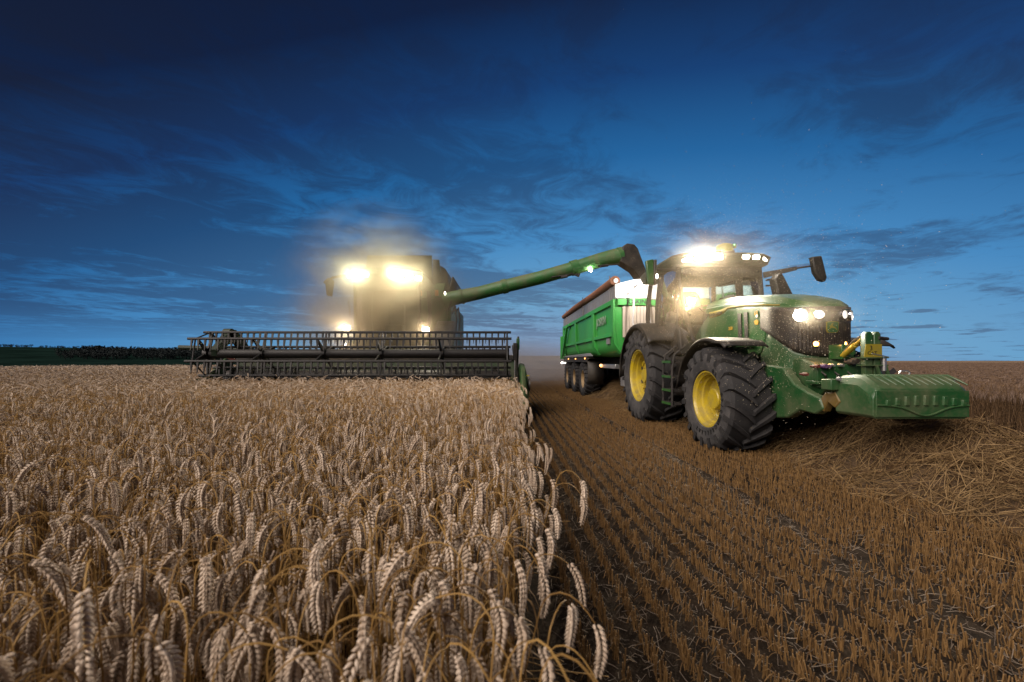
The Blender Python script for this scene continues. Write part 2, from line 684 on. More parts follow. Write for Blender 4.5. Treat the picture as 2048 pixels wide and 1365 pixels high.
# green fields on the far hillside
FIELD = mat('far_green_crop', (.007, .017, .014), 1.0, var=.35, scale=.02, spec=0.0)
g = MB()
grid = []
for i in range(15):
    r = 104 + (760 - 104) * (i / 14) ** 1.6
    row = []
    for k in range(41):
        q = R(-80 + 66 * k / 40)
        x, y = r * math.sin(q), r * math.cos(q)
        row.append((x, y, ground_h(x, y) + .35))
    grid.append(row)
g.sheet(grid)
o = g.build('far_field', FIELD, angle=80)
tag(o, None, None, kind='structure')

# ------------------------------------------------------------------ tractor
XC = 4.18            # the tractor's centre line; it drives towards the camera
YF, YR = 6.0, 8.8    # front and rear axle
tractor = thing('tractor', (XC, 7.2, 0), 'green tractor with yellow wheels and blazing roof lights driving over the stubble', 'tractor')


def tyre_mesh(name, Rad, wd, rimr, nlug, lug=.05, delta=.33, fat=.5, mat_=RUBBER):
    """agricultural tyre round the x axis, outer face towards -x; centred at 0"""
    m = MB()
    r0 = Rad - lug
    h = wd / 2
    prof = [(-h * .80, rimr), (-h * .93, rimr + .02), (-h * 1.0, rimr + (r0 - rimr) * .35), (-h * 1.0, rimr + (r0 - rimr) * .62),
            (-h * .93, r0 - .055), (-h * .80, r0 - .018), (-h * .4, r0), (0, r0 + .004)]
    prof = prof + [(-a, r) for a, r in prof[-2::-1]]
    m.lathe(prof, (0, 0, 0), 'x', 64)

    def P(x, r, ph):
        return (x, -r * math.cos(ph), r * math.sin(ph))
    pitch = 2 * PI / nlug
    for sd in (-1, 1):
        for k in range(nlug):
            ph0 = k * pitch + (pitch / 2 if sd > 0 else 0)
            secs = []
            for t_ in (0.0, .12, .4, .7, .92, 1.0):
                x = sd * (-.015 + t_ * (h * 1.0 + .015))
                ph = ph0 + delta * (t_ ** .85)
                wl = (.050 + .020 * t_) / Rad
                top = Rad - .006 * t_ - (.012 if t_ > .9 else 0)
                bot = r0 - .03
                if t_ == 1.0:
                    top, bot = r0 - .02, r0 - .15
                    x = sd * h * 1.035
                if t_ > .9 and t_ < 1:
                    bot = r0 - .13
                secs.append([P(x, bot, ph - wl * .75), P(x, top, ph - wl * .5), P(x, top, ph + wl * .5), P(x, bot, ph + wl * .75)])
            m.loft(secs)
    for k, fc in enumerate(m.f[:15 * 64]):
        xm = sum(m.v[i_][0] for i_ in fc) / 4
        rm = sum(math.hypot(m.v[i_][1], m.v[i_][2]) for i_ in fc) / 4
        m.mi[k] = 1 if abs(xm) > h * .86 and rm < r0 - .06 else 0
    return m.mesh(name, [mat_, SIDEWALL], angle=30, fix=False)


def ring_text(name, body, r, size, x, a0, step, m_):
    """letters standing round a tyre wall, read from outside (-x)"""
    allv, allf = [], []
    for i, ch in enumerate(body):
        if ch == ' ':
            continue
        a = a0 + i * step
        # seen from -x with forward (-y) to the right
        rad = Vector((0, -math.cos(a), math.sin(a)))
        tang = Vector((0, -math.sin(a), -math.cos(a)))      # clockwise as seen from -x
        me = text_mesh('letter', ch, size, m_, Vector((x, 0, 0)) + rad * r, tang, rad, .0035, 'CENTER', .001)
        b_ = len(allv)
        allv += [tuple(v_.co) for v_ in me.vertices]
        allf += [tuple(i_ + b_ for i_ in p_.vertices) for p_ in me.polygons]
        bpy.data.meshes.remove(me)
    me = bpy.data.meshes.new(name)
    me.from_pydata(allv, [], allf)
    me.materials.append(m_)
    return me


def rim_front_mesh(rr, wd):
    m = MB()
    h = wd / 2
    x0 = -h * .84
    m.lathe([(x0 + .01, rr + .012), (x0 - .008, rr + .008), (x0 - .008, rr - .014), (x0 + .012, rr - .024), (x0 + .03, rr - .05), (x0 + .10, rr - .062),
             (x0 + .115, rr - .085), (x0 + .20, rr - .095), (x0 + .225, rr - .13), (x0 + .24, .20), (x0 + .235, .165), (x0 + .10, .155), (x0 + .088, .145), (x0 + .088, 0.001)],
            (0, 0, 0), 'x', 56)
    for k in range(10):
        a = 2 * PI * k / 10
        c_ = (x0 + .225, .222 * math.cos(a), .222 * math.sin(a))
        m.lathe([(-.02, .001), (-.02, .014), (.01, .014)], c_, 'x', 6)
    m.lathe([(h * .84, rr + .01), (h * .84, rr - .03), (h * .5, rr - .09), (x0 + .26, rr - .1)], (0, 0, 0), 'x', 40)
    return m.mesh('rim', YELLOW, angle=30)


def rim_rear_mesh(rr, wd):
    m = MB()
    h = wd / 2
    x0 = -h * .84
    m.lathe([(x0 + .01, rr + .012), (x0 - .008, rr + .008), (x0 - .008, rr - .014), (x0 + .012, rr - .026), (x0 + .035, rr - .055), (x0 + .12, rr - .065),
             (x0 + .135, rr - .085), (x0 + .25, rr - .095), (x0 + .27, rr - .13), (x0 + .20, .30), (x0 + .20, .16), (x0 + .12, .15), (x0 + .12, 0.001)],
            (0, 0, 0), 'x', 64)
    for k in range(8):                      # clamp bosses round the disc
        a = 2 * PI * k / 8
        c_ = Vector((x0 + .215, .36 * math.cos(a), .36 * math.sin(a)))
        m.bar(c_ + Vector((.02, -.06 * math.sin(a), .06 * math.cos(a))), c_ + Vector((.02, .06 * math.sin(a), -.06 * math.cos(a))), .05, .10, up=(1, 0, 0))
    for k in range(10):
        a = 2 * PI * k / 10 + .2
        m.lathe([(-.03, .001), (-.03, .018), (.02, .018)], (x0 + .20, .225 * math.cos(a), .225 * math.sin(a)), 'x', 6)
    m.lathe([(h * .84, rr + .01), (h * .84, rr - .03), (h * .5, rr - .09), (x0 + .3, rr - .1)], (0, 0, 0), 'x', 40)
    return m.mesh('rim', YELLOW, angle=30)


ft = tyre_mesh('tyre', .78, .60, .415, 19)
rt = tyre_mesh('tyre', 1.03, .71, .56, 21, lug=.055, delta=.27)
fr, rr_ = rim_front_mesh(.415, .60), rim_rear_mesh(.56, .71)
slot_me = MB().bar(Vector((-.71 * .42 + .205, 0, .33)), Vector((-.71 * .42 + .205, 0, .42)), .07, .012, up=(1, 0, 0)).mesh('rim_slot', BLACKM)
let_f = ring_text('tyre_lettering', 'TRELLEBORG', .50, .085, -.302, R(247), R(9.5), BLACKTXT)
let_f2 = ring_text('tyre_lettering', '600/70 R 28', .50, .085, -.302, R(-32) + R(0), R(-0.01) + R(9.0), BLACKTXT)
let_r = ring_text('tyre_lettering', 'TRELLEBORG', .70, .10, -.357, R(60), R(8.5), BLACKTXT)

for sd in (-1, 1):
    for (yy, rad, me_t, me_r, half) in ((YF, .78, ft, fr, .85), (YR, 1.03, rt, rr_, .87)):
        wh = holder('wheel', (XC + sd * half, yy, rad - .012), tractor)
        if sd > 0:
            wh.rotation_euler = (0, 0, PI)
            wh.scale = (1, -1, 1)
        sub('tyre', me_t, wh)
        sub('rim', me_r, wh)
        for k in range(8 if yy == YR and sd < 0 else 0):
            sub('rim_slot', slot_me, wh).rotation_euler = (2 * PI * (k + .5) / 8, 0, 0)
        if sd < 0:
            for lm in ((let_f, let_f2) if yy == YF else (let_r,)):
                tag(sub('tyre_lettering', lm, wh), None, None, kind='stuff')

# chassis, axles
m = MB()
m.prism([(5.35, .95), (5.6, .62), (9.1, .62), (9.3, 1.0), (9.3, 1.5), (7.6, 1.55), (5.35, 1.45)], 'x', XC - .33, XC + .33)
m.build('chassis', BLACKM, tractor, bevel=.03)
m = MB()
m.bar((XC - .75, YF, .78), (XC + .75, YF, .78), .26, .24)
m.ell((XC, YF, .76), (.3, .24, .27))
for sd in (-1, 1):
    m.lathe([(-.10, .001), (-.10, .19), (.10, .21), (.10, .001)], (XC + sd * .58, YF, .77), 'x', 20)
    m.tube([(XC + sd * .2, YF - .22, .74), (XC + sd * .62, YF - .2, .78)], .035, 8)
m.build('front_axle', GREEN_DK, tractor, bevel=.01)
m = MB()
m.tube([(XC - 1.0, YR, 1.02), (XC - .45, YR, 1.02), (XC + .45, YR, 1.02), (XC + 1.0, YR, 1.02)], [.13, .24, .24, .13], 18)
m.build('rear_axle', GREEN_DK, tractor)
m = MB()
m.prism([(6.5, .65), (8.0, .65), (8.0, 1.42), (6.7, 1.42), (6.5, 1.2)], 'x', XC - .78, XC - .34)
m.prism([(6.5, .65), (8.0, .65), (8.0, 1.42), (6.7, 1.42), (6.5, 1.2)], 'x', XC + .34, XC + .78)
m.build('fuel_tank', BLACK, tractor, bevel=.05)

# hood: lofted cap, side panels, grille
HS = [(7.25, .475, 2.43, 2.29), (6.9, .47, 2.43, 2.285), (6.5, .465, 2.405, 2.26), (6.1, .455, 2.35, 2.215), (5.75, .44, 2.30, 2.165), (5.45, .41, 2.215, 2.10), (5.25, .36, 2.15, 2.055), (5.14, .29, 2.10, 2.03), (5.09, .20, 2.06, 2.01)]
secs = []
for (y, w_, zt, zs) in HS:
    half = [(-w_, zs - .10), (-w_ - .004, zs - .02), (-w_ + .01, zs), (-w_ + .012, zs + .022), (-w_ + .05, zs + (zt - zs) * .55), (-w_ * .72, zs + (zt - zs) * .86), (-w_ * .62, zs + (zt - zs) * .85), (-w_ * .4, zt - .006)]
    prof = [(XC + a, y, z) for a, z in half] + [(XC, y, zt)] + [(XC - a, y, z) for a, z in half[::-1]]
    secs.append(prof)
m = MB()
m.loft(secs, closed=True, cap=True)
hood = m.build('hood', GREEN, tractor, angle=28)
# yellow stripe with lettering on both flanks
for sd in (-1, 1):
    g_ = []
    pts = [(5.42, 2.075, .020), (5.75, 2.125, .024), (6.1, 2.17, .028), (6.4, 2.19, .032), (6.55, 2.197, .036), (6.68, 2.18, .075), (6.8, 2.17, .095), (7.12, 2.17, .105)]
    for (y, z, hh) in pts:
        w_ = np.interp(y, [h_[0] for h_ in HS[::-1]], [h_[1] for h_ in HS[::-1]]) + .008
        x = XC + sd * w_
        g_.append([(x, y, z + .03), (x, y, z + .03 - hh)])
    m = MB().sheet(g_)
    st = m.build('stripe', YELLOW_ST, tractor, solid=.006)
    if sd < 0:
        lm = text_mesh('lettering', 'JOHN DEERE', .072, BLACKTXT, (XC - .486, 7.11, 2.147), (0, -1, 0.0), (0, 0, 1), .0015, 'LEFT', .001)
        lo = put('lettering', lm, st)
for sd in (-1, 1):
    poly = [(5.62, 2.10), (6.1, 2.15), (6.6, 2.20), (6.95, 2.22), (7.2, 2.13), (7.5, 1.95), (7.75, 1.70), (7.88, 1.42), (7.6, 1.32), (5.95, 1.32), (5.70, 1.46), (5.60, 1.78)]
    x = XC + sd * .452
    m = MB()
    m.prism(poly, 'x', x - .02, x + .02)
    sp_ = m.build('side_panel', GREEN, tractor, bevel=.012)
    m = MB()
    xo = x + sd * .024
    for k, yy in enumerate((6.02, 6.18)):
        MB().prism([(yy, 2.07), (yy + .09, 2.08), (yy + .06, 1.62), (yy - .02, 1.66)], 'x', xo - .008, xo + .008).build('vent', BLACK, sp_)
    for k in range(2):
        MB().bar((xo, 5.85, 1.56 - .16 * k), (xo, 7.2 + .1 * k, 1.60 - .16 * k), .03, .022).build('crease', GREEN, sp_)
    if sd < 0:
        put('model_number', text_mesh('model_number', '6R', .085, GOLD, (XC - .481, 5.86, 2.03), (0, -1, 0), (0, 0, 1), .002), sp_)
        put('model_number', text_mesh('model_number', '250', .075, GOLD, (XC - .481, 6.52, 1.86), (0, -1, 0), (0, 0, 1), .002), sp_)

PLAN = [(-.475, 5.72), (-.46, 5.50), (-.425, 5.33), (-.36, 5.215), (-.26, 5.135), (-.14, 5.085), (0, 5.068), (.14, 5.085), (.26, 5.135), (.36, 5.215), (.425, 5.33), (.46, 5.50), (.475, 5.72)]
ZB = [1.80, 1.68, 1.56, 1.465, 1.42, 1.40, 1.395, 1.40, 1.42, 1.465, 1.56, 1.68, 1.80]
ZT = [2.06, 2.03, 2.00, 1.985, 1.98, 1.98, 1.98, 1.98, 1.98, 1.985, 2.00, 2.03, 2.06]


def nose(off, zlo, zhi):
    g_ = []
    for i, (a, y) in enumerate(PLAN):
        k = 1 - off
        g_.append([(XC + a * k, 5.72 + (y - 5.72) * k + (zz - 1.7) * .02 * -1, zz) for zz in [zlo[i] + (zhi[i] - zlo[i]) * j / 8 for j in range(9)]])
    return g_


m = MB().sheet(nose(0.0, ZB, [z + .05 for z in ZT]))
grille = m.build('grille', DARKG, tractor, solid=.02, angle=50)
m = MB()                                    # fine ribs of the grille
for j in range(26):
    q = j / 25
    xs = [p[0] for p in PLAN]
    a = -.40 + .80 * q
    y = np.interp(a, xs, [p[1] for p in PLAN])
    lo_, hi_ = np.interp(a, xs, ZB), np.interp(a, xs, ZT)
    m.bar((XC + a, y - .012, lo_ + .03), (XC + a, y - .010, hi_ - .16), .010, .014, up=(0, 1, 0))
rb = tag(m.build('grille_ribs', DARKG, grille), None, None, kind='stuff')
# green nose below the grille, set a little behind it
m = MB().sheet(nose(.035, [.98, .98, .98, 1.0, 1.0, 1.0, 1.0, 1.0, 1.0, 1.0, .98, .98, .98], [z + .02 for z in ZB]))
m.build('nose_panel', GREEN_DK, tractor, solid=.02, angle=50)


def on_nose(a, z, out=.0):
    xs = [p[0] for p in PLAN]
    y = np.interp(a, xs, [p[1] for p in PLAN])
    y2 = np.interp(a + .01, xs, [p[1] for p in PLAN])
    t_ = Vector((.01, y2 - y, 0)).normalized()
    nrm = Vector((t_.y, -t_.x, 0))
    p = Vector((XC + a, y - (z - 1.7) * .02, z)) + nrm * out
    return p, t_, nrm


def round_lamp(name, a, z, r, lens_mat, housing=REFL, sx=1.0):
    p, t_, nrm = on_nose(a, z, .012)
    m_ = MB()
    up = Vector((0, 0, 1))
    n_ = 24
    rings = [(1.12, -.02), (1.12, .016), (1.0, .020), (.94, -.006)]
    vs = [[p + (t_ * math.cos(2 * PI * k / n_) * sx + up * math.sin(2 * PI * k / n_)) * r * q + nrm * o_ for k in range(n_)] for q, o_ in rings]
    m_.loft(vs, closed=True, cap=False)
    h_ = m_.build(name, housing, tractor)
    m_ = MB()
    vs = [[p + (t_ * math.cos(2 * PI * k / n_) * sx + up * math.sin(2 * PI * k / n_)) * r * q + nrm * o_ for k in range(n_)] for q, o_ in ((.95, .0), (.7, .014), (.35, .02))]
    m_.loft(vs, closed=True, cap=True)
    m_.build('lens', lens_mat, h_)
    return p, nrm


for (a, z, r, lm_) in ((-.315, 1.925, .074, L_HEAD), (-.150, 1.925, .054, L_IN), (.150, 1.925, .054, L_IN), (.315, 1.925, .062, L_SOFT)):
    p, nrm = round_lamp('headlight', a, z, r, lm_)
    if lm_ is not L_SOFT:
        lamp('headlight_beam', p + nrm * .06, Vector((0, -1, -.12)) + nrm * .4, 170 if lm_ is L_HEAD else 35, (1, .92, .78), tractor, R(95), .8, .05)
# clear corner covers of the headlight clusters
for (a0, a1) in ((.225, .425),):
    m = MB()
    g_ = []
    for j in range(7):
        a = a0 + (a1 - a0) * j / 6
        p, t_, nrm = on_nose(a, 1.925, .008)
        g_.append([p + Vector((0, 0, -.075)), p + Vector((0, 0, .07))])
    m.sheet(g_)
    m.build('headlight_surround', REFL, tractor, solid=.006)
for a in (-.175, .185):
    p, nrm = round_lamp('marker_lamp', a, 1.555, .034, L_ORG, BLACK)
    lamp('marker_glow', p + nrm * .05, nrm, 7, (1, .45, .12), tractor, R(150), .9, .03)
# emblem: a leaping deer on a green shield
p, t_, nrm = on_nose(0.0, 1.765, .014)
sh = [(-.068, .060), (.0, .068), (.068, .060), (.066, -.04), (.05, -.064), (-.05, -.064), (-.066, -.04)]
m = MB()
m.add([p + Vector((x * 1.12, -.002, z * 1.12)) for x, z in sh] + [p + Vector((x * 1.12, .014, z * 1.12)) for x, z in sh],
      [tuple(range(7))[::-1]] + [(k, (k + 1) % 7, 7 + (k + 1) % 7, 7 + k) for k in range(7)])
em = m.build('emblem', YELLOW_ST, tractor, smooth=False)
m = MB()
m.add([p + Vector((x, -.006, z)) for x, z in sh] + [p + Vector((x, .0, z)) for x, z in sh],
      [tuple(range(7))[::-1]] + [(k, (k + 1) % 7, 7 + (k + 1) % 7, 7 + k) for k in range(7)])
m.build('emblem_field', GREEN, em, smooth=False)
deer = [[(-.046, .012), (-.040, .020), (-.018, .012), (.012, .006), (.030, -.006), (.026, -.018), (.004, -.012), (-.014, -.010), (-.030, -.002)],
        [(-.018, .012), (-.022, .034), (-.014, .046), (-.008, .030), (-.004, .010)],
        [(-.014, .046), (-.004, .050), (.010, .044), (-.010, .040)],
        [(.020, -.010), (.030, -.006), (.052, -.036), (.046, -.040)],
        [(-.030, -.002), (-.020, -.008), (-.040, -.026), (-.050, -.022)]]
m = MB()
for poly in deer:
    n_ = len(poly)
    m.add([p + Vector((x, -.011, z + .002)) for x, z in poly] + [p + Vector((x, -.005, z + .002)) for x, z in poly],
          [tuple(range(n_)), tuple(range(n_, 2 * n_))[::-1]] + [(k, (k + 1) % n_, n_ + (k + 1) % n_, n_ + k) for k in range(n_)])
m.build('emblem_deer', YELLOW_ST, em, smooth=False)
# white and gold stickers on the flank
m = MB()
m.lathe([(-.004, .001), (-.004, .026), (.004, .026)], (XC - .478, 5.80, 1.99), 'x', 16)
m.build('sticker', WHITE, tractor)
m = MB()
m.prism([(5.76, 1.90), (5.80, 1.94), (5.86, 1.92), (5.84, 1.87), (5.78, 1.86)], 'x', XC - .482, XC - .474)
m.build('sticker', GOLD, tractor)

# front fenders over the front wheels
for sd in (-1, 1):
    g_ = []
    for j in range(15):
        a = R(54 + (172 - 54) * j / 14)
        rr2 = .905 + (.05 if j < 2 else 0)
        y, z = YF - rr2 * math.cos(a) * 1.02, .775 + rr2 * math.sin(a)
        g_.append([(XC + sd * (.85 + dx_), y, z - dz_) for dx_, dz_ in ((-.29, .03), (-.27, .005), (-.1, 0), (.15, 0), (.28, .006), (.305, .04))])
    MB().sheet(g_).build('front_fender', BLACK, tractor, solid=.022, angle=50)
    MB().bar((XC + sd * .5, YF + .1, 1.1), (XC + sd * .72, YF + .05, 1.66), .06, .06).build('fender_bracket', BLACKM, tractor)
# rear fenders
for sd in (-1, 1):
    g_ = []
    for j in range(17):
        a = R(40 + (182 - 40) * j / 16)
        y, z = YR - 1.11 * math.cos(a), 1.0 + 1.15 * math.sin(a)
        g_.append([(XC + sd * xx, y, z - dz_) for xx, dz_ in ((.60, -.02), (.70, .0), (.95, 0), (1.17, .0), (1.245, .03), (1.26, .09))])
    fd = MB().sheet(g_).build('rear_fender', BLACK, tractor, solid=.03, angle=50)
    m = MB()
    poly = [(YR - .95, 1.30), (YR - 1.12, 1.62), (YR - .95, 2.02), (YR - .5, 2.20), (YR + .3, 2.22), (YR + .95, 1.8), (YR + .95, 1.3)]
    m.prism(poly, 'x', XC + sd * .62 - .02, XC + sd * .62 + .02)
    m.build('fender_side', GREEN_DK, tractor)

# steps up to the left-hand side door (the side seen)
xs = XC - 1.10
m = MB()
for yy in (7.22, 7.62):
    m.tube([(xs + .25, yy, 1.62), (xs + .04, yy, 1.45), (xs, yy, 1.2), (xs, yy, .52)], .022, 8)
st = m.build('step_frame', BLACKM, tractor)
for k, zz in enumerate((.56, .80, 1.05, 1.32)):
    m = MB()
    m.box(xs - .02, xs + .17, 7.22, 7.62, zz - .02, zz + .012)
    for q in range(5):
        m.bar((xs - .02 + .038 * q, 7.22, zz + .018), (xs - .02 + .038 * q, 7.62, zz + .018), .012, .012)
    s_ = m.build('step', BLACKM, tractor)
    MB().box(xs - .032, xs - .021, 7.23, 7.61, zz - .022, zz + .022).build('step_edge', GREEN, s_)
m = MB()
m.tube([(xs + .12, 7.18, 1.5), (xs + .06, 7.16, 1.9), (xs + .22, 7.5, 2.5)], .016, 8)
m.build('grab_rail', BLACKM, tractor)
m = MB()
m.tube([(xs + .20, 8.30, 1.7), (xs + .16, 8.32, 2.1), (xs + .24, 8.36, 2.7)], .016, 8)
m.build('grab_rail', BLACKM, tractor)

# cab
ZC0, ZC1 = 1.50, 3.16
m = MB()
m.prism([(7.62, 1.46), (7.72, 1.98), (8.0, 2.06), (9.3, 2.1), (9.35, 1.46)], 'x', XC - .76, XC + .76)
m.build('cab_base', BLACK, tractor, bevel=.03)
A = {}
for sd in (-1, 1):
    A['a', sd] = [(XC + sd * .60, 7.44, 1.70), (XC + sd * .70, 7.50, 2.1), (XC + sd * .76, 7.60, 2.6), (XC + sd * .78, 7.72, 3.18)]
    A['b', sd] = [(XC + sd * .80, 8.52, 1.60), (XC + sd * .86, 8.50, 2.1), (XC + sd * .86, 8.46, 2.6), (XC + sd * .80, 8.42, 3.18)]
    A['c', sd] = [(XC + sd * .70, 9.34, 1.9), (XC + sd * .76, 9.36, 2.3), (XC + sd * .76, 9.32, 2.7), (XC + sd * .72, 9.24, 3.18)]
    MB().tube(A['a', sd], [.05, .045, .04, .05], 8).build('cab_pillar', BLACK, tractor)
    MB().tube(A['b', sd], [.07, .065, .06, .07], 8).build('cab_pillar', BLACK, tractor)
    MB().tube(A['c', sd], [.05, .05, .05, .05], 8).build('cab_pillar', BLACK, tractor)
    m = MB()
    m.sheet([[Vector(p) + Vector((sd * .005, .03, 0)) for p in A['a', sd]], [Vector(p) * 1 + Vector((sd * .01, 0, 0)) for p in [((a_[0] + b_[0]) / 2 + sd * .03, (a_[1] + b_[1]) / 2, (a_[2] + b_[2]) / 2) for a_, b_ in zip(A['a', sd], A['b', sd])]], [Vector(p) + Vector((sd * .005, -.03, 0)) for p in A['b', sd]]])
    dr = m.build('door', GLASS, tractor)
    MB().tube([(XC + sd * .86, 8.36, 2.02), (XC + sd * .88, 8.34, 2.10), (XC + sd * .86, 8.30, 2.22)], .016, 6).build('handle', BLACK, dr)
    MB().sheet([A['b', sd], A['c', sd]]).build('side_window', GLASS, tractor)
m = MB()
m.sheet([A['a', -1], [((a_[0] + b_[0]) / 2 - .3, a_[1] - .07, a_[2]) for a_, b_ in zip(A['a', -1], A['a', 1])], [((a_[0] + b_[0]) / 2 + .3, a_[1] - .07, a_[2]) for a_, b_ in zip(A['a', -1], A['a', 1])], A['a', 1]])
m.build('windscreen', GLASS, tractor)
MB().sheet([A['c', -1], A['c', 1]]).build('rear_window', GLASS, tractor)
# roof
m = MB()
secs = []
for (z, ex, y0, y1) in ((3.12, .86, 7.60, 9.40), (3.16, .92, 7.50, 9.48), (3.28, .95, 7.46, 9.52), (3.35, .90, 7.54, 9.46), (3.41, .74, 7.72, 9.30), (3.44, .5, 7.95, 9.1)):
    rad = .22
    pts = []
    for cx_, cy_, a0_ in ((ex - rad, y1 - rad, 0), (-(ex - rad), y1 - rad, 90), (-(ex - rad), y0 + rad, 180), (ex - rad, y0 + rad, 270)):
        for q in range(5):
            a = R(a0_ + 90 * q / 4)
            pts.append((XC + cx_ + rad * math.cos(a), cy_ + rad * math.sin(a), z + (.03 * (1 - ((cx_) / .9) ** 2))))
    secs.append(pts)
m.loft(secs)
m.build('roof', mat('roof_shell', (.016, .034, .016), .5, dust=.5, dustcol=(.085, .065, .04)), tractor, angle=45)
m = MB()
m.box(XC - .70, XC + .70, 7.56, 9.2, 3.02, 3.125)
m.build('headliner', BLACK, tractor, bevel=.03)
# sun visor band across the top of the windscreen
m = MB()
m.sheet([[(XC + q * .74, 7.60 - .06 * (1 - q * q), 3.10), (XC + q * .74, 7.57 - .06 * (1 - q * q), 2.93 - .03 * q)] for q in np.linspace(-1, 1, 9)])
m.build('sun_visor', BLACK, tractor, solid=.012)


def box_lamp(name, c, w_, h_, d_, lens, root, yaw=0.0, housing=BLACK):
    """lamp facing -y (yawed about z); housing part with its lens"""
    M = Matrix.Translation(Vector(c)) @ Matrix.Rotation(yaw, 4, 'Z')
    m_ = MB()
    prof = [(-w_ / 2, -h_ / 2 * .6), (-w_ / 2 * .8, -h_ / 2), (w_ / 2 * .8, -h_ / 2), (w_ / 2, -h_ / 2 * .6), (w_ / 2, h_ / 2 * .6), (w_ / 2 * .8, h_ / 2), (-w_ / 2 * .8, h_ / 2), (-w_ / 2, h_ / 2 * .6)]
    m_.loft([[M @ Vector((x * k, y, z * k)) for x, z in prof] for y, k in ((d_ * .6, .55), (0, 1.0), (-d_ * .4, 1.0), (-d_ * .42, .9))], cap=True)
    o_ = m_.build(name, housing, root)
    m_ = MB()
    m_.loft([[M @ Vector((x * k, y, z * k)) for x, z in prof] for y, k in ((-d_ * .40, .90), (-d_ * .5, .86), (-d_ * .54, .5))], cap=True)
    m_.build('lens', lens, o_)
    return o_


for (x, pw) in ((-.70, 120), (-.52, 120), (-.34, 90), (-.17, 60)):
    z = 3.235 + .03 * (1 - (x / .9) ** 2)
    y = 7.44 + (.08 if x < -.65 else 0)
    box_lamp('work_light', (XC + x, y, z), .172, .105, .10, L_WARM, tractor, yaw=R(-20) if x < -.65 else 0)
    lamp('work_light_beam', (XC + x, y - .12, z - .01), (-.55 if x < -.3 else -.2, -1, -.40), pw * 1.1, (1, .91, .76), tractor, R(125), .9, .05)
for (x, pw) in ((.34, 40), (.53, 40), (.74, 24)):
    z = 3.235 + .03 * (1 - (x / .9) ** 2)
    y = 7.44 + (.09 if x > .65 else 0)
    box_lamp('work_light', (XC + x, y, z), .13, .075, .10, L_WARM if x < .7 else L_WHT, tractor, yaw=R(25) if x > .65 else 0)
    lamp('work_light_beam', (XC + x, y - .12, z - .01), (.2, -1, -.45), pw, (1, .91, .76), tractor, R(125), .9, .05)
# beltline work light beside the hood, with its amber indicator below
p = W(1380, 603, 7.15)
box_lamp('work_light', p, .15, .11, .10, L_WARM, tractor)
lamp('work_light_beam', p + Vector((-.02, -.12, 0)), (-1.0, -1, -.32), 620, (1, .84, .60), tractor, R(150), .9, .05)
MB().tube([p + Vector((0, .05, -.02)), p + Vector((.05, .25, -.05)), p + Vector((.12, .45, -.1))], .02, 8).build('light_arm', BLACKM, tractor)
p2 = W(1375, 619, 7.15)
m = MB()
m.ell(p2, (.045, .04, .045), 16, 10)
ind = m.build('indicator_lamp', REFL, tractor)
m = MB()
m.ell(p2 + Vector((-.012, -.012, 0)), (.036, .034, .036), 16, 10)
m.build('lens', L_ORGD, ind)
# dome on the roof
pz = W(1456, 507, 7.62)
m = MB()
m.lathe([(0, .001), (0, .15), (.03, .16), (.10, .155), (.15, .125), (.172, .07), (.175, .001)], (pz.x, 7.75, 3.43), 'z', 28)
dome = m.build('antenna_dome', mat('dome_yellow_green', (.20, .22, .03), .4, dust=.3), tractor, angle=50)
m = MB()
m.box(pz.x - .14, pz.x + .14, 7.62, 7.82, 3.36, 3.453)
m.build('antenna_mount', BLACK, tractor, bevel=.02)
m = MB()
m.box(pz.x + .07, pz.x + .145, 7.585, 7.64, 3.48, 3.56)
m.build('dome_panel', GREEN_DK, dome, bevel=.01)
m = MB()
m.ell((pz.x + .10, 7.582, 3.54), (.012, .006, .012), 8, 6)
m.build('status_light', L_GRN, dome)
# rear work lights that flood the trailer's front
for x in (-.72, .6):
    o_ = box_lamp('work_light', (XC + x, 9.56, 3.2), .14, .085, .10, L_WARM, tractor, yaw=PI)
    lamp('work_light_beam', (XC + x, 9.70, 3.18), (-.05, 1, -.22), 75 if x < 0 else 40, (1, .93, .84), tractor, R(140), .9, .05)
# mirrors
m = MB()
mx = W(1301, 546, 7.55)
m.loft([[(mx.x - .105, y, mx.z + .22), (mx.x + .045, y, mx.z + .25), (mx.x + .05, y, mx.z - .24), (mx.x - .05, y, mx.z - .22)] for y in (7.50, 7.58)])
mo = m.build('mirror', GREEN, tractor, bevel=.02)
m = MB()
m.box(mx.x + .052, mx.x + .105, 7.50, 7.60, mx.z - .23, mx.z + .24)
m.build('mirror_edge', BLACK, mo, bevel=.015)
m = MB()
m.box(mx.x - .07, mx.x + .09, 7.602, 7.608, mx.z - .2, mx.z + .2)
m.build('mirror_glass', MIRROR, mo)
MB().tube([(mx.x + .10, 7.55, mx.z + .06), (XC - .93, 7.6, mx.z + .07), (XC - .80, 7.66, mx.z + .05)], .022, 8).build('mirror_arm', BLACK, tractor)
sl = W(1314, 553, 7.5)
m = MB()
m.ell(sl, (.022, .02, .045), 10, 8)
m.build('side_lamp', L_WHT, tractor)
m = MB()
mx = W(1633, 541, 7.3)
m.loft([[(mx.x - .12, y, mx.z + .23), (mx.x + .055, y, mx.z + .25), (mx.x + .15, y, mx.z - .14), (mx.x + .12, y, mx.z - .22), (mx.x + .02, y, mx.z - .19), (mx.x - .07, y, mx.z - .05)] for y in (7.24, 7.34)])
mo = m.build('mirror', BLACK, tractor, bevel=.02)
m = MB()
m.loft([[(mx.x - .115, y, mx.z + .235), (mx.x + .055, y, mx.z + .256), (mx.x + .152, y, mx.z - .14), (mx.x + .115, y, mx.z - .14), (mx.x + .03, y, mx.z + .20)] for y in (7.26, 7.38)])
m.build('mirror_edge', GREEN_DK, mo, bevel=.01)
m = MB()
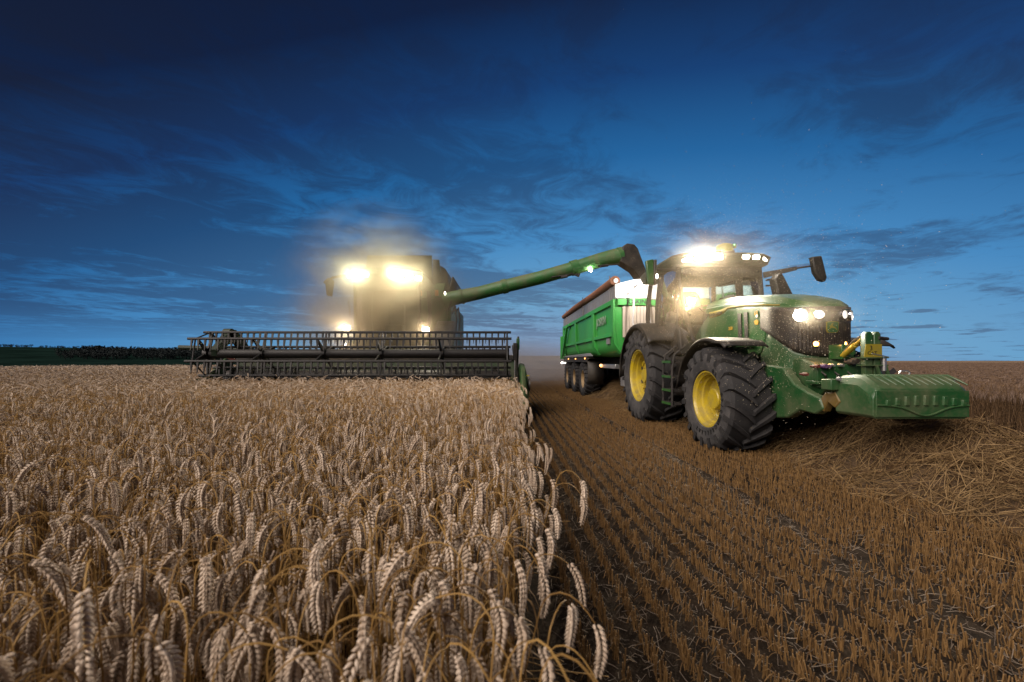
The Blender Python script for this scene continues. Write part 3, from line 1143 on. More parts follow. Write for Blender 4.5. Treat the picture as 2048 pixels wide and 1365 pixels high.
a0, a1, a2 = W(1527, 551, 7.6), W(1593, 537, 7.4), W(1618, 533, 7.3)
m.bar(a0, a1, .08, .105, w1=.06, h1=.06)
m.tube([a1, a2, a2 + Vector((.1, 0, 0))], .016, 8)
m.build('mirror_arm', BLACK, tractor)
# exhaust stack at the far side of the windscreen
m = MB()
e0, e1 = W(1566, 594, 7.3), W(1555, 549, 7.3)
m.loft([[(e0.x - .17, y, e0.z - .3), (e0.x + .16, y, e0.z - .3), (e0.x + .14, y, e0.z + .02), (e1.x + .07, y, e1.z - .05), (e1.x + .02, y, e1.z + .02), (e1.x - .03, y, e1.z), (e1.x - .10, y, e1.z - .10), (e0.x - .13, y, e0.z)] for y in (7.22, 7.40)])
m.build('exhaust_stack', BLACK, tractor, bevel=.025)
m = MB()
q0 = W(1532, 561, 7.4)
m.tube([q0, q0 + Vector((.10, 0, .02)), q0 + Vector((.2, -.05, 0))], .018, 8)
m.tube([q0 + Vector((0, 0, -.10)), q0 + Vector((.12, 0, -.10)), q0 + Vector((.2, -.05, -.02))], .018, 8)
m.build('stack_bracket', BLACKM, tractor)
m = MB()
m.ell(W(1461, 597, 7.15) + Vector((0, 0, -.04)), (.12, .15, .10), 16, 8)
m.build('intake_cap', BLACK, tractor)
# inside the cab
m = MB()
m.loft([[(XC - .26, y, z), (XC + .26, y, z), (XC + .26, y + .12, z - .1), (XC - .26, y + .12, z - .1)] for y, z in ((8.25, 2.16), (8.72, 2.12))])
m.loft([[(XC - .26 * k, y, z), (XC + .26 * k, y, z), (XC + .22 * k, y + .14, z), (XC - .22 * k, y + .14, z)] for y, z, k in ((8.70, 2.08, 1), (8.78, 2.5, 1), (8.84, 2.78, .8), (8.86, 2.88, .5))])
m.box(XC - .36, XC - .25, 8.2, 8.7, 2.26, 2.34)
m.box(XC + .25, XC + .42, 8.0, 8.7, 2.26, 2.36)
m.build('seat', SEATM, tractor, bevel=.04)
m = MB()
cw = Vector((XC, 7.98, 2.36))
ring = [cw + Vector((.21 * math.cos(2 * PI * k / 20), .21 * math.sin(2 * PI * k / 20) * .8, .21 * math.sin(2 * PI * k / 20) * .5)) for k in range(21)]
m.tube(ring, .016, 8, cap=False)
m.tube([cw + Vector((-.2, 0, 0)), cw + Vector((.2, 0, 0))], .014, 6)
m.tube([cw, cw + Vector((0, -.22, -.6))], .05, 8)
m.build('steering_wheel', BLACK, tractor)
m = MB()
dsp = W(1427, 585, 8.0)
m.box(dsp.x + .12, dsp.x + .36, 7.98, 8.02, 2.42, 2.60)
m.tube([(dsp.x + .3, 8.0, 2.42), (dsp.x + .36, 8.15, 2.2)], .018, 6)
m.build('display', BLACK, tractor, bevel=.01)
m = MB()
m.box(XC + .55, XC + .74, 7.8, 9.0, 2.0, 2.24)
m.box(XC - .3, XC + .3, 7.55, 7.75, 1.9, 2.28)
m.build('console', BLACK, tractor, bevel=.04)

# front hitch
m = MB()
m.prism([(4.72, 1.02), (4.86, .88), (5.40, .66), (5.75, .66), (5.75, 1.36), (5.10, 1.38), (4.84, 1.28)], 'x', XC - .36, XC + .40)
m.build('hitch_block', GREEN_WT, tractor, bevel=.025)
for sd in (-1, 1):
    m = MB()
    xx = XC + sd * .50
    m.prism([(5.72, 1.30), (5.15, 1.25), (4.95, 1.05), (4.72, .96), (4.55, .92), (4.50, .80), (4.62, .72), (4.86, .74), (5.06, .62), (5.30, .58), (5.5, .72), (5.78, .86)], 'x', xx - .06, xx + .06)
    m.build('hitch_arm', GREEN_WT, tractor, bevel=.02)
    m = MB()
    m.prism([(4.62, .84), (4.50, .98), (4.36, 1.0), (4.30, .90), (4.36, .82), (4.46, .88), (4.52, .76)], 'x', xx - .045, xx + .045)
    m.build('hitch_hook', HOOK if sd < 0 else GREEN_WT, tractor, bevel=.012)
m = MB()
m.box(XC - .42, XC + .30, 4.76, 4.84, 1.10, 1.30)
m.box(XC - .46, XC + .42, 4.70, 4.90, 1.06, 1.10)
m.box(XC - .40, XC - .10, 4.72, 4.80, 1.02, 1.06)
m.build('hitch_plate', GREEN_WT, tractor, bevel=.008)
# hydraulic couplings on the plate
for (ppx, ppy, mt, rr2) in ((1631, 733, RED, .024), (1646, 733, PURPLE, .028), (1653, 733, PURPLE, .024), (1662, 731, STEEL, .020), (1680, 731, STEEL, .022), (1609, 749, RED, .022), (1700, 725, BLACK, .03), (1708, 722, BLACK, .035)):
    pp = W(ppx, ppy, 4.74)
    m = MB()
    m.lathe([(-.05, .001), (-.05, rr2 * .8), (-.03, rr2), (.02, rr2), (.02, rr2 * .6), (.07, rr2 * .6)], pp, 'y', 12)
    m.build('hydraulic_coupling', mt, tractor)
m = MB()
for q in range(3):
    p0 = W(1640 + 26 * q, 742, 4.78)
    m.tube([p0, p0 + Vector((.02, -.06, -.05)), p0 + Vector((.06, -.02, -.10)), p0 + Vector((.1, .1, -.08))], .011, 7)
m.build('hydraulic_hose', BLACK, tractor)
# bracket and top link
m = MB()
for dx_ in (-.03, .11):
    m.box(XC + dx_ - .015, XC + dx_ + .015, 4.86, 5.06, 1.36, 1.54)
m.box(XC - .045, XC + .125, 4.86, 4.90, 1.38, 1.42)
m.build('link_bracket', GREEN, tractor, bevel=.006)
m = MB()
t0, t1 = W(1686, 712, 4.88), W(1727, 676, 4.56)
mid = t0.lerp(t1, .62)
m.tube([t0, mid], .034, 12)
m.tube([mid, t1], .022, 10)
tl = m.build('top_link', YELLOW, tractor)
m = MB()
m.tube([t0.lerp(t1, .1) + Vector((0, 0, .05)), t0.lerp(t1, .5) + Vector((0, 0, .07)), t0.lerp(t1, .85) + Vector((0, 0, .05))], .010, 6)
m.build('link_handle', STEEL, tl)
# far side deck in the dark behind the grille: tank side and far fender edge
m = MB()
m.box(XC + .48, XC + .62, 5.75, 7.2, 1.2, 1.75)
m.build('side_guard', BLACK, tractor, bevel=.03)

# ------------------------------------------------------------------ front ballast weight on the hitch
weight = thing('ballast_weight', (4.17, 4.2, 0), 'green ribbed ballast weight hung on the front hitch of the tractor', 'tractor weight')
m = MB()
bot, yb = .765, 4.22
secs = []
# outline of one cross-section in x, lofted from back to front with a sloping, rounded top
for (y, zt, x0, x1) in ((4.36, 1.18, 3.64, 4.69), (4.22, 1.195, 3.665, 4.69), (4.12, 1.185, 3.672, 4.68), (4.03, 1.13, 3.668, 4.65), (3.965, 1.085, 3.665, 4.63), (3.945, 1.06, 3.665, 4.615)):
    n_ = 12
    prof = [(x0 + .03, y, bot), (x0, y, bot + .03), (x0, y, zt - .10), (x0 + .035, y, zt - .03)]
    for j in range(n_ + 1):
        prof.append((x0 + .08 + (x1 - x0 - .16) * j / n_, y, zt))
    prof += [(x1 - .035, y, zt - .03), (x1, y, zt - .10), (x1 - .01, y, bot + .03), (x1 - .04, y, bot)]
    secs.append(prof)
m.loft(secs)
m.build('weight_body', GREEN_WT, weight, angle=24, bevel=.008)
m = MB()
for k in range(11):                        # slanting ribs on the top
    xa = 3.80 + .078 * k
    m.tube([(xa, 4.20, 1.19), (xa + .02, 4.12, 1.186), (xa + .045, 4.03, 1.132), (xa + .06, 3.98, 1.098)], [.008, .0125, .0125, .006], 8)
tag(m.build('weight_ribs', GREEN_WT, weight), None, None, kind='stuff')
m = MB()
m.box(3.685, 4.60, 3.932, 3.95, .785, 1.045)
for k in range(9):                         # flutes of the front face
    xa = 3.80 + .093 * k
    zt = 1.0 - .0028 * (k - 4) ** 2
    m.loft([[(xa - .028, 3.936, z), (xa - .018, 3.918, z), (xa + .018, 3.918, z), (xa + .028, 3.936, z)] for z in (.90 - .0 * k, zt)])
m.build('weight_face', GREEN_WT, weight, bevel=.004)
m = MB()
pts = []
for j in range(25):
    q = j / 24
    z = .905 - .085 * math.exp(-((q - .53) / .20) ** 2) - .02 * math.exp(-((q - .53) / .38) ** 2)
    pts.append((3.69 + .90 * q, 3.928, z))
m.tube(pts, .010, 8)
m.build('weight_crease', GREEN_WT, weight)
for xx in (3.56, 4.68):
    MB().box(xx, xx + .10, 4.32, 4.46, 1.02, 1.14).build('weight_lug', GREEN_WT, weight, bevel=.01)
for (ppx, ppy) in ((1676, 758), (1693, 758)):
    MB().lathe([(-.03, .001), (-.03, .020), (.0, .024)], W(ppx, ppy, 4.30), 'y', 8).build('bolt', GREY, weight)
m = MB()
c_ = W(1809, 747, 4.15)
m.tube([c_ + Vector((-.045, 0, -.02)), c_ + Vector((-.055, 0, 0)), c_ + Vector((-.04, 0, .022)), c_ + Vector((.04, 0, .022)), c_ + Vector((.055, 0, 0)), c_ + Vector((.04, 0, -.024)), c_ + Vector((-.045, 0, -.024))], .008, 8)
m.build('lifting_ring', STEEL, weight)
# the upright coupling tower with its yellow band
m = MB()
uy = 4.50
u0, u1 = W(1726, 664, uy), W(1757, 664, uy)
for (xa, xb) in ((u0.x, u0.x + .085), (u1.x - .075, u1.x)):
    m.prism([(xa, 1.17), (xb, 1.17), (xb, u0.z - .03), (xb - .02, u0.z), (xa + .02, u0.z), (xa, u0.z - .03)], 'y', uy - .03, uy + .03)
m.box(u0.x + .01, u1.x - .01, uy + .0, uy + .05, 1.3, u0.z - .02)
tower = m.build('coupling_tower', GREEN_WT, weight, bevel=.008)
m = MB()
z0, z1 = W(0, 715, uy).z, W(0, 689, uy).z
m.prism([(u0.x - .022, z0), (u1.x + .004, z0), (u1.x + .002, z1), (u0.x - .002, z1)], 'y', uy - .040, uy - .032)
m.build('yellow_band', YELLOW_ST, tower)
m = MB()
m.box(u0.x - .03, u1.x + .05, uy - .07, uy + .05, z0 - .012, z0)
z2 = W(0, 730, uy).z
m.box(u0.x - .03, u1.x + .05, uy - .07, uy + .05, z2 - .012, z2)
m.prism([(u1.x - .06, 1.17), (u1.x - .03, 1.17), (u1.x - .08, z2), (u1.x - .1, z2)], 'y', uy - .08, uy - .06)
m.prism([(u1.x + .03, 1.17), (u1.x + .06, 1.17), (u1.x + .02, z2), (u1.x - .01, z2)], 'y', uy - .08, uy - .06)
m.build('tower_shelf', GREEN_WT, tower)
put('lettering', text_mesh('lettering', 'CAT', .055, BLACKTXT, (u0.x + .012, uy - .041, z0 + .045), (1, 0, 0), (0, 0, 1), .001), tower)
put('lettering', text_mesh('lettering', '3', .075, BLACKTXT, (u0.x + .035, uy - .041, z0 + .10), (1, 0, 0), (0, 0, 1), .001), tower)
m = MB()
m.tube([(u1.x + .005, uy - .06, W(0, 742, uy).z), (u1.x + .005, uy - .06, W(0, 717, uy).z)], .022, 12)
m.build('locking_pin', STEEL, tower)
m = MB()
m.tube([W(1729, 708, uy) + Vector((0, -.09, 0)), W(1762, 715, uy) + Vector((0, -.09, 0))], .007, 6)
m.build('release_lever', STEEL, tower)
m = MB()
m.tube([(u1.x - .03, uy - .03, u0.z - .07), (u1.x + .10, uy + .0, u0.z - .08)], .02, 8)
m.build('link_pin', BLACKM, tower)

# ------------------------------------------------------------------ grain trailer behind the tractor
TX0, TX1, TY0, TY1 = 2.95, 5.38, 10.4, 19.0
trailer = thing('grain_trailer', (4.16, 14.7, 0), 'bright green three-axle grain trailer with white top rim hitched behind the tractor', 'trailer')
TZB, TZG, TZW = 1.46, 2.95, 3.30


def body_section(y):
    # rounded belly: cross-section in x,z
    c_ = (TX0 + TX1) / 2
    hw = (TX1 - TX0) / 2
    half = [(.0, TZB), (hw - .42, TZB), (hw - .22, TZB + .05), (hw - .09, TZB + .17), (hw - .045, TZB + .32), (hw - .02, 2.2), (hw, TZG)]
    return [(c_ - a, y, z) for a, z in half[::-1]] + [(c_ + a, y, z) for a, z in half[1:]]


m = MB()
m.loft([body_section(y) for y in (TY0, TY0 + .02, 13, 16, TY1 - .02, TY1)], closed=True, cap=True)
m.build('body', GREEN_TR, trailer, angle=40)
m = MB()
m.box(TX0 - .01, TX0 + .04, TY0 - .01, TY1 + .01, TZG, TZW)
m.box(TX1 - .04, TX1 + .01, TY0 - .01, TY1 + .01, TZG, TZW)
m.box(TX0 + .04, TX1 - .04, TY1 - .04, TY1 + .01, TZG, TZW)
m.build('side_rim', GREY, trailer, bevel=.01)
m = MB()
cxm = (TX0 + TX1) / 2
m.prism([(TX0 + .0, TZG + .002), (TX1 - .0, TZG + .002), (TX1 - .0, TZW + .03), (TX1 - .5, TZW + .16), (cxm, TZW + .22), (TX0 + .5, TZW + .15), (TX0 + .0, TZW + .03)], 'y', TY0 - .03, TY0 + .03)
m.build('front_gable', WHITE, trailer, bevel=.008)
m = MB()
m.bar((TX0 - .01, TY0 - .06, TZW + .0), (TX1 + .01, TY0 - .06, TZW + .0), .05, .045)
m.bar((TX0 + .02, TY0 - .05, TZG + .03), (TX1 - .02, TY0 - .05, TZG + .03), .05, .05)
m.build('gable_rail', WHITE, trailer, bevel=.006)
m = MB()
m.bar((TX0 + .05, TY0 - .05, 2.86), (TX1 - .05, TY0 - .05, 2.86), .06, .16)
bandp = m.build('name_band', GREEN_TR, trailer, bevel=.006)
put('lettering', text_mesh('lettering', 'JOSKIN', .155, BLACKTXT, (TX0 + .28, TY0 - .086, 2.862), (1, 0, 0), (0, 0, 1), .003, 'LEFT', .004), bandp)
m = MB()                                   # corrugated shield on the front wall
n_ = 44
prof0, prof1 = [], []
for k in range(n_ + 1):
    x = TX0 + .20 + (TX1 - TX0 - .40) * k / n_
    yy = TY0 - .035 - (.022 if (k // 1) % 2 else 0)
    prof0.append((x + (.01 if k % 2 else -.01), yy, 1.95))
    prof1.append((x + (.01 if k % 2 else -.01), yy, 2.75))
m.sheet([prof0, prof1])
m.build('corrugated_shield', BEIGE, trailer, smooth=False, solid=.006)
# ribs and rails of the side wall
for sd, xw in ((-1, TX0), (1, TX1)):
    for (yy, wd) in ((10.5, .22), (12.75, .30), (15.8, .26), (18.85, .24)):
        m = MB()
        m.prism([(xw + sd * .055, TZG), (xw + sd * .055, 2.2), (xw + sd * .02, TZB + .32), (xw - sd * .16, TZB + .05), (xw - sd * .2, TZB + .10), (xw - sd * .06, TZB + .34), (xw - sd * .02, 2.2), (xw, TZG)], 'y', yy - wd / 2, yy + wd / 2)
        m.build('post', GREEN_TR, trailer, bevel=.012)
    for (a, b_) in ((10.61, 12.6), (12.9, 15.67), (15.93, 18.73)):
        m = MB()
        m.box(min(xw - sd * .03, xw + sd * .04), max(xw - sd * .03, xw + sd * .04), a, b_, 1.98, 2.08)
        m.build('side_rail', GREEN_TR, trailer, bevel=.012)
    m = MB()
    m.box(min(xw - sd * .01, xw + sd * .058), max(xw - sd * .01, xw + sd * .058), TY0 + .12, TY1 - .1, TZG - .14, TZG - .005)
    m.build('top_rail', GREEN_TR, trailer, bevel=.015)
put('lettering', text_mesh('lettering', 'JOSKIN', .34, GREYTXT, (TX0 - .018, 12.35, 2.48), (0, -1, 0), (0, 0, 1), .006, 'LEFT', .004), trailer)
m = MB()
m.box(TX0 - .005, TX0 + .03, 10.95, 11.25, 1.80, 1.96)
pl = m.build('type_plate', GREY, trailer)
# tail-gate arm and hydraulic
m = MB()
m.bar((TX0 - .08, 18.7, 1.6), (TX0 - .10, 17.4, 2.82), .10, .12)
m.bar((TX0 - .08, 17.4, 2.82), (TX0 - .06, 16.9, 2.86), .09, .10)
m.tube([(TX0 - .08, 18.9, 1.5), (TX0 - .09, 18.0, 2.5)], .05, 8)
m.build('tailgate_arm', GREEN_TR, trailer, bevel=.01)
m = MB()
m.box(TX0 - .14, TX0 + .05, TY1, TY1 + .14, 1.42, 2.5)
m.box(TX0, TX1, TY1, TY1 + .1, TZB, TZG)
m.build('tailgate', GREEN_TR, trailer, bevel=.02)
# rolled tarp along the near top edge
m = MB()
m.tube([(TX0 + .02, TY0 + .05, TZW + .13), (TX0 + .01, 13, TZW + .12), (TX0 + .0, 16, TZW + .14), (TX0 + .01, TY1, TZW + .12)], [.13, .115, .12, .10], 14)
m.build('rolled_tarp', TARP, trailer)
m = MB()
m.lathe([(-.01, .001), (-.01, .06), (.01, .06)], (TX0 + .03, TY0 + .03, TZW + .13), 'y', 16)
m.lathe([(-.02, .02), (-.02, .05), (-.01, .055)], (TX0 + .03, TY0 + .03, TZW + .13), 'y', 16)
m.build('roller_cap', WHITE, trailer)
for yy in (10.8, 14.4, 18.0):
    MB().tube([(TX0 - .02, yy, TZG - .05), (TX0 - .02, yy, TZW + .0), (TX0 - .03, yy, TZW + .32)], .014, 6).build('tarp_stay', GREY, trailer)
# grain heaped inside
GRAIN = mat('grain', (.30, .17, .07), .9, bump=.5, bscale=120, var=.3, scale=30)
m = MB()
gg = []
for i in range(18):
    row = []
    for j in range(10):
        x = TX0 + .06 + (TX1 - TX0 - .12) * j / 9
        y = TY0 + .06 + (TY1 - TY0 - .12) * i / 17
        row.append((x, y, TZG + .05 + .32 * math.exp(-((y - 13.2) / 1.5) ** 2 - ((x - 4.3) / .7) ** 2) + .05 * math.sin(3 * x + 2 * y)))
    gg.append(row)
o = m.sheet(gg).build('grain_heap', GRAIN, None)
tag(o, 'heap of tan grain lying inside the green trailer', 'grain')
# access ladder and hand rail on the front wall, white tube
m = MB()
hx = TX0 + .42
m.tube([(hx + .05, TY0 - .30, 1.95), (hx - .06, TY0 - .32, 2.3), (hx - .03, TY0 - .32, 3.1), (hx + .10, TY0 - .32, 3.24), (hx + .62, TY0 - .32, 3.26), (hx + 1.4, TY0 - .32, 3.26)], .022, 8)
m.tube([(hx + .60, TY0 - .32, 3.26), (hx + .60, TY0 - .32, 2.62), (hx + 1.45, TY0 - .32, 2.62)], .022, 8)
m.tube([(hx - .03, TY0 - .32, 3.0), (hx - .1, TY0 - .05, 3.1)], .018, 8)
m.tube([(hx + .05, TY0 - .30, 1.95), (hx + .7, TY0 - .30, 1.92)], .022, 8)
m.build('hand_rail', WHITE, trailer)
m = MB()
m.box(TX0 + .62, TX0 + 1.35, TY0 - .34, TY0 - .10, 2.06, 2.15)
m.build('hose_carrier', BLACK, trailer, bevel=.01)
# chassis, drawbar, mudguards
m = MB()
m.box(cxm - .45, cxm - .25, TY0 - .3, TY1, 1.10, 1.44)
m.box(cxm + .25, cxm + .45, TY0 - .3, TY1, 1.10, 1.44)
m.prism([(TY0 - .5, .62), (TY0 + .8, .9), (TY0 + .8, 1.2), (TY0 - .3, .95)], 'x', cxm - .3, cxm + .3)
m.bar((cxm, TY0 - .4, .8), (cxm, 9.55, .62), .22, .2, w1=.12, h1=.12)
m.build('trailer_frame', BLACKM, trailer, bevel=.02)
m = MB()
m.tube([(cxm - .9, TY0 + .2, .62), (cxm - .75, TY0 - .1, .48), (cxm - .2, 9.7, .42)], .03, 8)
m.build('drawbar_hose_rail', WHITE, trailer)
m = MB()
m.box(TX0 + .45, TX0 + .75, TY0 + .12, TY0 + 1.05, .62, 1.22)
m.build('tool_box', GREY, trailer, bevel=.02)
m = MB()
pB0 = W(1211, 733, 12.0)
m.box(TX0 + .12, TX0 + .24, TY0 + .4, 12.3, 1.12, 1.24)
ug = m.build('side_guard', STEEL, trailer, bevel=.012)
m = MB()
m.ell((TX0 + .12, 12.32, 1.19), (.05, .03, .05), 10, 8)
m.build('marker_lamp', L_ORGD, trailer)
AXL = (14.9, 16.65, 18.4)
tt = tyre_mesh('tyre', .67, .58, .33, 24, lug=.03, delta=.2)
m = MB()
m.lathe([(-.235, .345), (-.25, .335), (-.25, .31), (-.22, .295), (-.12, .28), (-.10, .20), (-.16, .12), (-.20, .11), (-.20, .001)], (0, 0, 0), 'x', 32)
for k in range(10):
    a = 2 * PI * k / 10
    m.lathe([(-.19, .001), (-.19, .013), (-.13, .013)], (0, .155 * math.cos(a), .155 * math.sin(a)), 'x', 6)
tr_ = m.mesh('rim', RIM_TAN)
for yy in AXL:
    for sd in (-1, 1):
        wh = holder('wheel', (cxm + sd * .88, yy, .66), trailer)
        if sd > 0:
            wh.rotation_euler = (0, 0, PI)
        sub('tyre', tt, wh)
        sub('rim', tr_, wh)
    MB().tube([(cxm - .7, yy, .66), (cxm + .7, yy, .66)], .075, 10).build('axle', BLACKM, trailer)
for sd in (-1, 1):
    m = MB()
    g_ = []
    for yy in (13.7, 14.0, 14.6, 16.6, 18.4, 19.0):
        zz = 1.46 if 14.0 < yy < 18.9 else 1.40
        g_.append([(cxm + sd * 1.20, yy, zz - .02), (cxm + sd * 1.17, yy, zz + .02), (cxm + sd * .6, yy, zz + .02)])
    m.sheet(g_)
    m.box(min(cxm + sd * 1.16, cxm + sd * 1.19), max(cxm + sd * 1.16, cxm + sd * 1.19), 13.9, 19.0, 1.30, 1.46)
    mg = m.build('mudguard', BLACK, trailer, solid=.02)
    m = MB()
    m.prism([(13.0, 1.49), (13.4, 1.60), (19.0, 1.56), (19.0, 1.49)], 'x', *sorted((cxm + sd * 1.17, cxm + sd * 1.215)))
    m.build('skirt', GREY, trailer, bevel=.01)
    m = MB()
    m.loft([[(cxm + sd * .62, y, z), (cxm + sd * 1.18, y, z)] for y, z in ((13.98, 1.40), (13.86, 1.25), (13.85, .9), (13.90, .52))], closed=False, cap=False)
    m.build('mud_flap', BLACK, trailer, solid=.025)
    for yy in (14.2, 16.0, 17.7):
        MB().ell((cxm + sd * 1.205, yy, 1.42), (.022, .05, .028), 8, 6).build('marker_lamp', L_ORGD, trailer)
m = MB()
m.ell((TX0 - .03, 19.3, 1.24), (.045, .045, .045), 10, 8)
m.bar((TX0 - .03, 19.3, 1.24), (TX0 + .2, 19.25, 1.24), .04, .04)
m.build('rear_lamp', L_WHT, trailer)

# ------------------------------------------------------------------ combine harvester
CX = -3.6
combine = thing('combine_harvester', (CX, 14.0, 0), 'green combine harvester wrapped in lit dust, unloading auger swung out', 'combine harvester')
COMB_G = mat('combine_green_paint', (.016, .115, .022), .45, dust=.5, dustcol=(.16, .125, .08), scale=2)
m = MB()
m.prism([(13.6, 1.35), (13.6, 2.0), (14.4, 2.1), (14.4, 3.62), (19.2, 3.62), (20.2, 2.9), (20.4, 1.7), (19.4, 1.2), (15.0, 1.1)], 'x', CX - 1.62, CX + 1.62)
m.build('body', COMB_G, combine, bevel=.06)
for sd in (-1, 1):
    x = CX + sd * 1.63
    for (a, b_) in ((14.5, 16.2), (16.25, 18.0), (18.05, 19.3)):
        m = MB()
        m.prism([(a, 1.5), (b_, 1.5), (b_, 3.5), (a, 3.5)], 'x', *sorted((x, x + sd * .14)))
        m.build('side_door', COMB_G, combine, bevel=.04)
# grain tank with raised black covers
m = MB()
m.loft([[(CX - 1.45, 14.3, 3.6), (CX + 1.45, 14.3, 3.6), (CX + 1.45, 17.3, 3.6), (CX - 1.45, 17.3, 3.6)], [(CX - 1.62, 14.2, 4.1), (CX + 1.62, 14.2, 4.1), (CX + 1.62, 17.5, 4.1), (CX - 1.62, 17.5, 4.1)]])
m.build('grain_tank', COMB_G, combine, bevel=.02)
TANKP = mat('tank_cover_plastic', (.022, .020, .018), .55, dust=.4, dustcol=(.10, .08, .05))
zt0 = 4.05
m = MB()
m.sheet([[(CX - 1.25, 14.18, zt0), (CX + 1.14, 14.18, zt0)], [(CX - 1.10, 14.02, 5.03), (CX + 1.16, 14.02, 5.03)]])
m.build('tank_cover', TANKP, combine, solid=.05)
m = MB()
m.sheet([[(CX + 1.14, 14.19, zt0), (CX + 1.48, 14.3, zt0)], [(CX + 1.18, 14.04, 4.90), (CX + 1.40, 14.1, 4.90)]])
m.build('tank_cover', TANKP, combine, solid=.04)
m = MB()
m.loft([[(CX + 1.48, 14.30, zt0 - .2), (CX + 1.66, 14.35, zt0 - .2), (CX + 1.68, 14.32, 4.36), (CX + 1.60, 14.25, 4.62), (CX + 1.42, 14.2, 4.72)], [(CX + 1.48, 17.3, zt0 - .2), (CX + 1.66, 17.3, zt0 - .2), (CX + 1.72, 17.3, 4.36), (CX + 1.62, 17.3, 4.62), (CX + 1.42, 17.3, 4.72)]])
m.build('tank_cover', TANKP, combine, bevel=.02)
m = MB()
m.sheet([[(CX + 1.70, 14.34, 3.75), (CX + 1.74, 17.2, 3.75)], [(CX + 1.86, 14.3, 4.34), (CX + 1.90, 17.3, 4.34)]])
m.build('tank_cover', TANKP, combine, solid=.05)
m = MB()
m.sheet([[(CX - 1.62, 14.3, zt0), (CX - 1.62, 17.4, zt0)], [(CX - 1.86, 14.3, 4.7), (CX - 1.86, 17.4, 4.7)]])
m.build('tank_cover', TANKP, combine, solid=.05)
m = MB()
m.sheet([[(CX - 1.6, 17.5, zt0), (CX + 1.6, 17.5, zt0)], [(CX - 1.6, 17.8, 4.85), (CX + 1.6, 17.8, 4.85)]])
m.build('tank_cover', TANKP, combine, solid=.05)
# cab
m = MB()
m.prism([(12.75, 1.75), (12.62, 2.05), (14.35, 2.05), (14.35, 1.75)], 'x', CX - 1.05, CX + 1.05)
m.build('cab_floor', BLACK, combine, bevel=.03)
for sd in (-1, 1):
    f_ = [(CX + sd * .88, 12.75, 2.05), (CX + sd * 1.02, 12.62, 2.9), (CX + sd * 1.0, 12.55, 3.82)]
    r_ = [(CX + sd * .98, 14.2, 2.05), (CX + sd * 1.06, 14.2, 2.9), (CX + sd * 1.02, 14.2, 3.82)]
    MB().tube(f_, .05, 8).build('cab_pillar', BLACK, combine)
    MB().tube(r_, .07, 8).build('cab_pillar', BLACK, combine)
    MB().sheet([f_, r_]).build('side_window', GLASS, combine)
m = MB()
g_ = []
for q in np.linspace(-1, 1, 9):
    g_.append([(CX + q * .88, 12.75 - .28 * (1 - q * q), 2.05), (CX + q * 1.02, 12.62 - .34 * (1 - q * q), 2.9), (CX + q * 1.0, 12.55 - .26 * (1 - q * q), 3.82)])
m.sheet(g_)
m.build('windscreen', GLASS, combine, angle=60)
m = MB()
m.box(CX - .3, CX + .3, 13.3, 13.8, 2.05, 2.55)
m.box(CX - .28, CX + .28, 13.72, 13.86, 2.5, 3.3)
m.build('seat', SEATM, combine, bevel=.05)
m = MB()
m.box(CX - .95, CX + .95, 14.22, 14.3, 2.05, 3.82)
m.build('cab_back', BLACK, combine)
m = MB()
secs = []
for (z, e, y0, y1) in ((3.80, 1.10, 12.15, 14.4), (3.90, 1.18, 12.02, 14.45), (4.05, 1.18, 12.02, 14.45), (4.16, 1.05, 12.2, 14.4), (4.2, .7, 12.6, 14.2)):
    ptsr = []
    for q in np.linspace(-1, 1, 9):
        ptsr.append((CX + q * e, y0 + .22 * q * q, z + .07 * (1 - q * q)))
    for q in np.linspace(1, -1, 9):
        ptsr.append((CX + q * e, y1, z + .07 * (1 - q * q)))
    secs.append(ptsr)
m.loft(secs)
m.build('cab_roof', COMB_G, combine, angle=40)
for (ppx, ppy, pw, ty) in ((703, 553, 60, L_YEL), (717, 552, 120, L_YEL), (732, 551, 120, L_YEL), (788, 548, 160, L_YEL), (803, 551, 160, L_YEL), (820, 555, 160, L_YEL), (838, 558, 120, L_YEL)):
    yy = 12.0 + .22 * (((W(ppx, 0, 12.0).x - CX) / 1.15) ** 2)
    p = W(ppx, ppy, yy)
    box_lamp('work_light', p, .19, .12, .14, ty, combine)
    lamp('work_light_beam', p + Vector((0, -.16, 0)), (0, -1, -.32), pw * .40, (1, .95, .74), combine, R(140), .9, .06)
for (ppx, ppy) in ((695, 657), (852, 660)):
    p = W(ppx, ppy, 11.9)
    box_lamp('lower_light', p, .20, .14, .14, L_WARM, combine)
    lamp('lower_light_beam', p + Vector((0, -.16, 0)), (0, -1, -.25), 75, (1, .86, .66), combine, R(140), .9, .06)
    MB().bar(p + Vector((0, .05, 0)), (p.x + (.25 if p.x < CX else -.25), 12.9, 1.95), .07, .07).build('light_arm', BLACKM, combine)
# small lamps, beacon box
p = W(890, 587, 14.05)
MB().ell(p, (.03, .03, .06), 10, 8).build('side_lamp', L_WHT, combine)
m = MB()
p = W(873, 586, 14.0)
m.box(p.x - .06, p.x + .06, 14.0, 14.1, p.z - .1, p.z + .1)
m.build('amber_lamp', mat('amber_plastic', (.6, .22, .02), .35), combine, bevel=.01)
p = W(690, 689, 11.6)
MB().ell(p, (.04, .04, .03), 10, 8).build('small_lamp', L_WHT, combine)
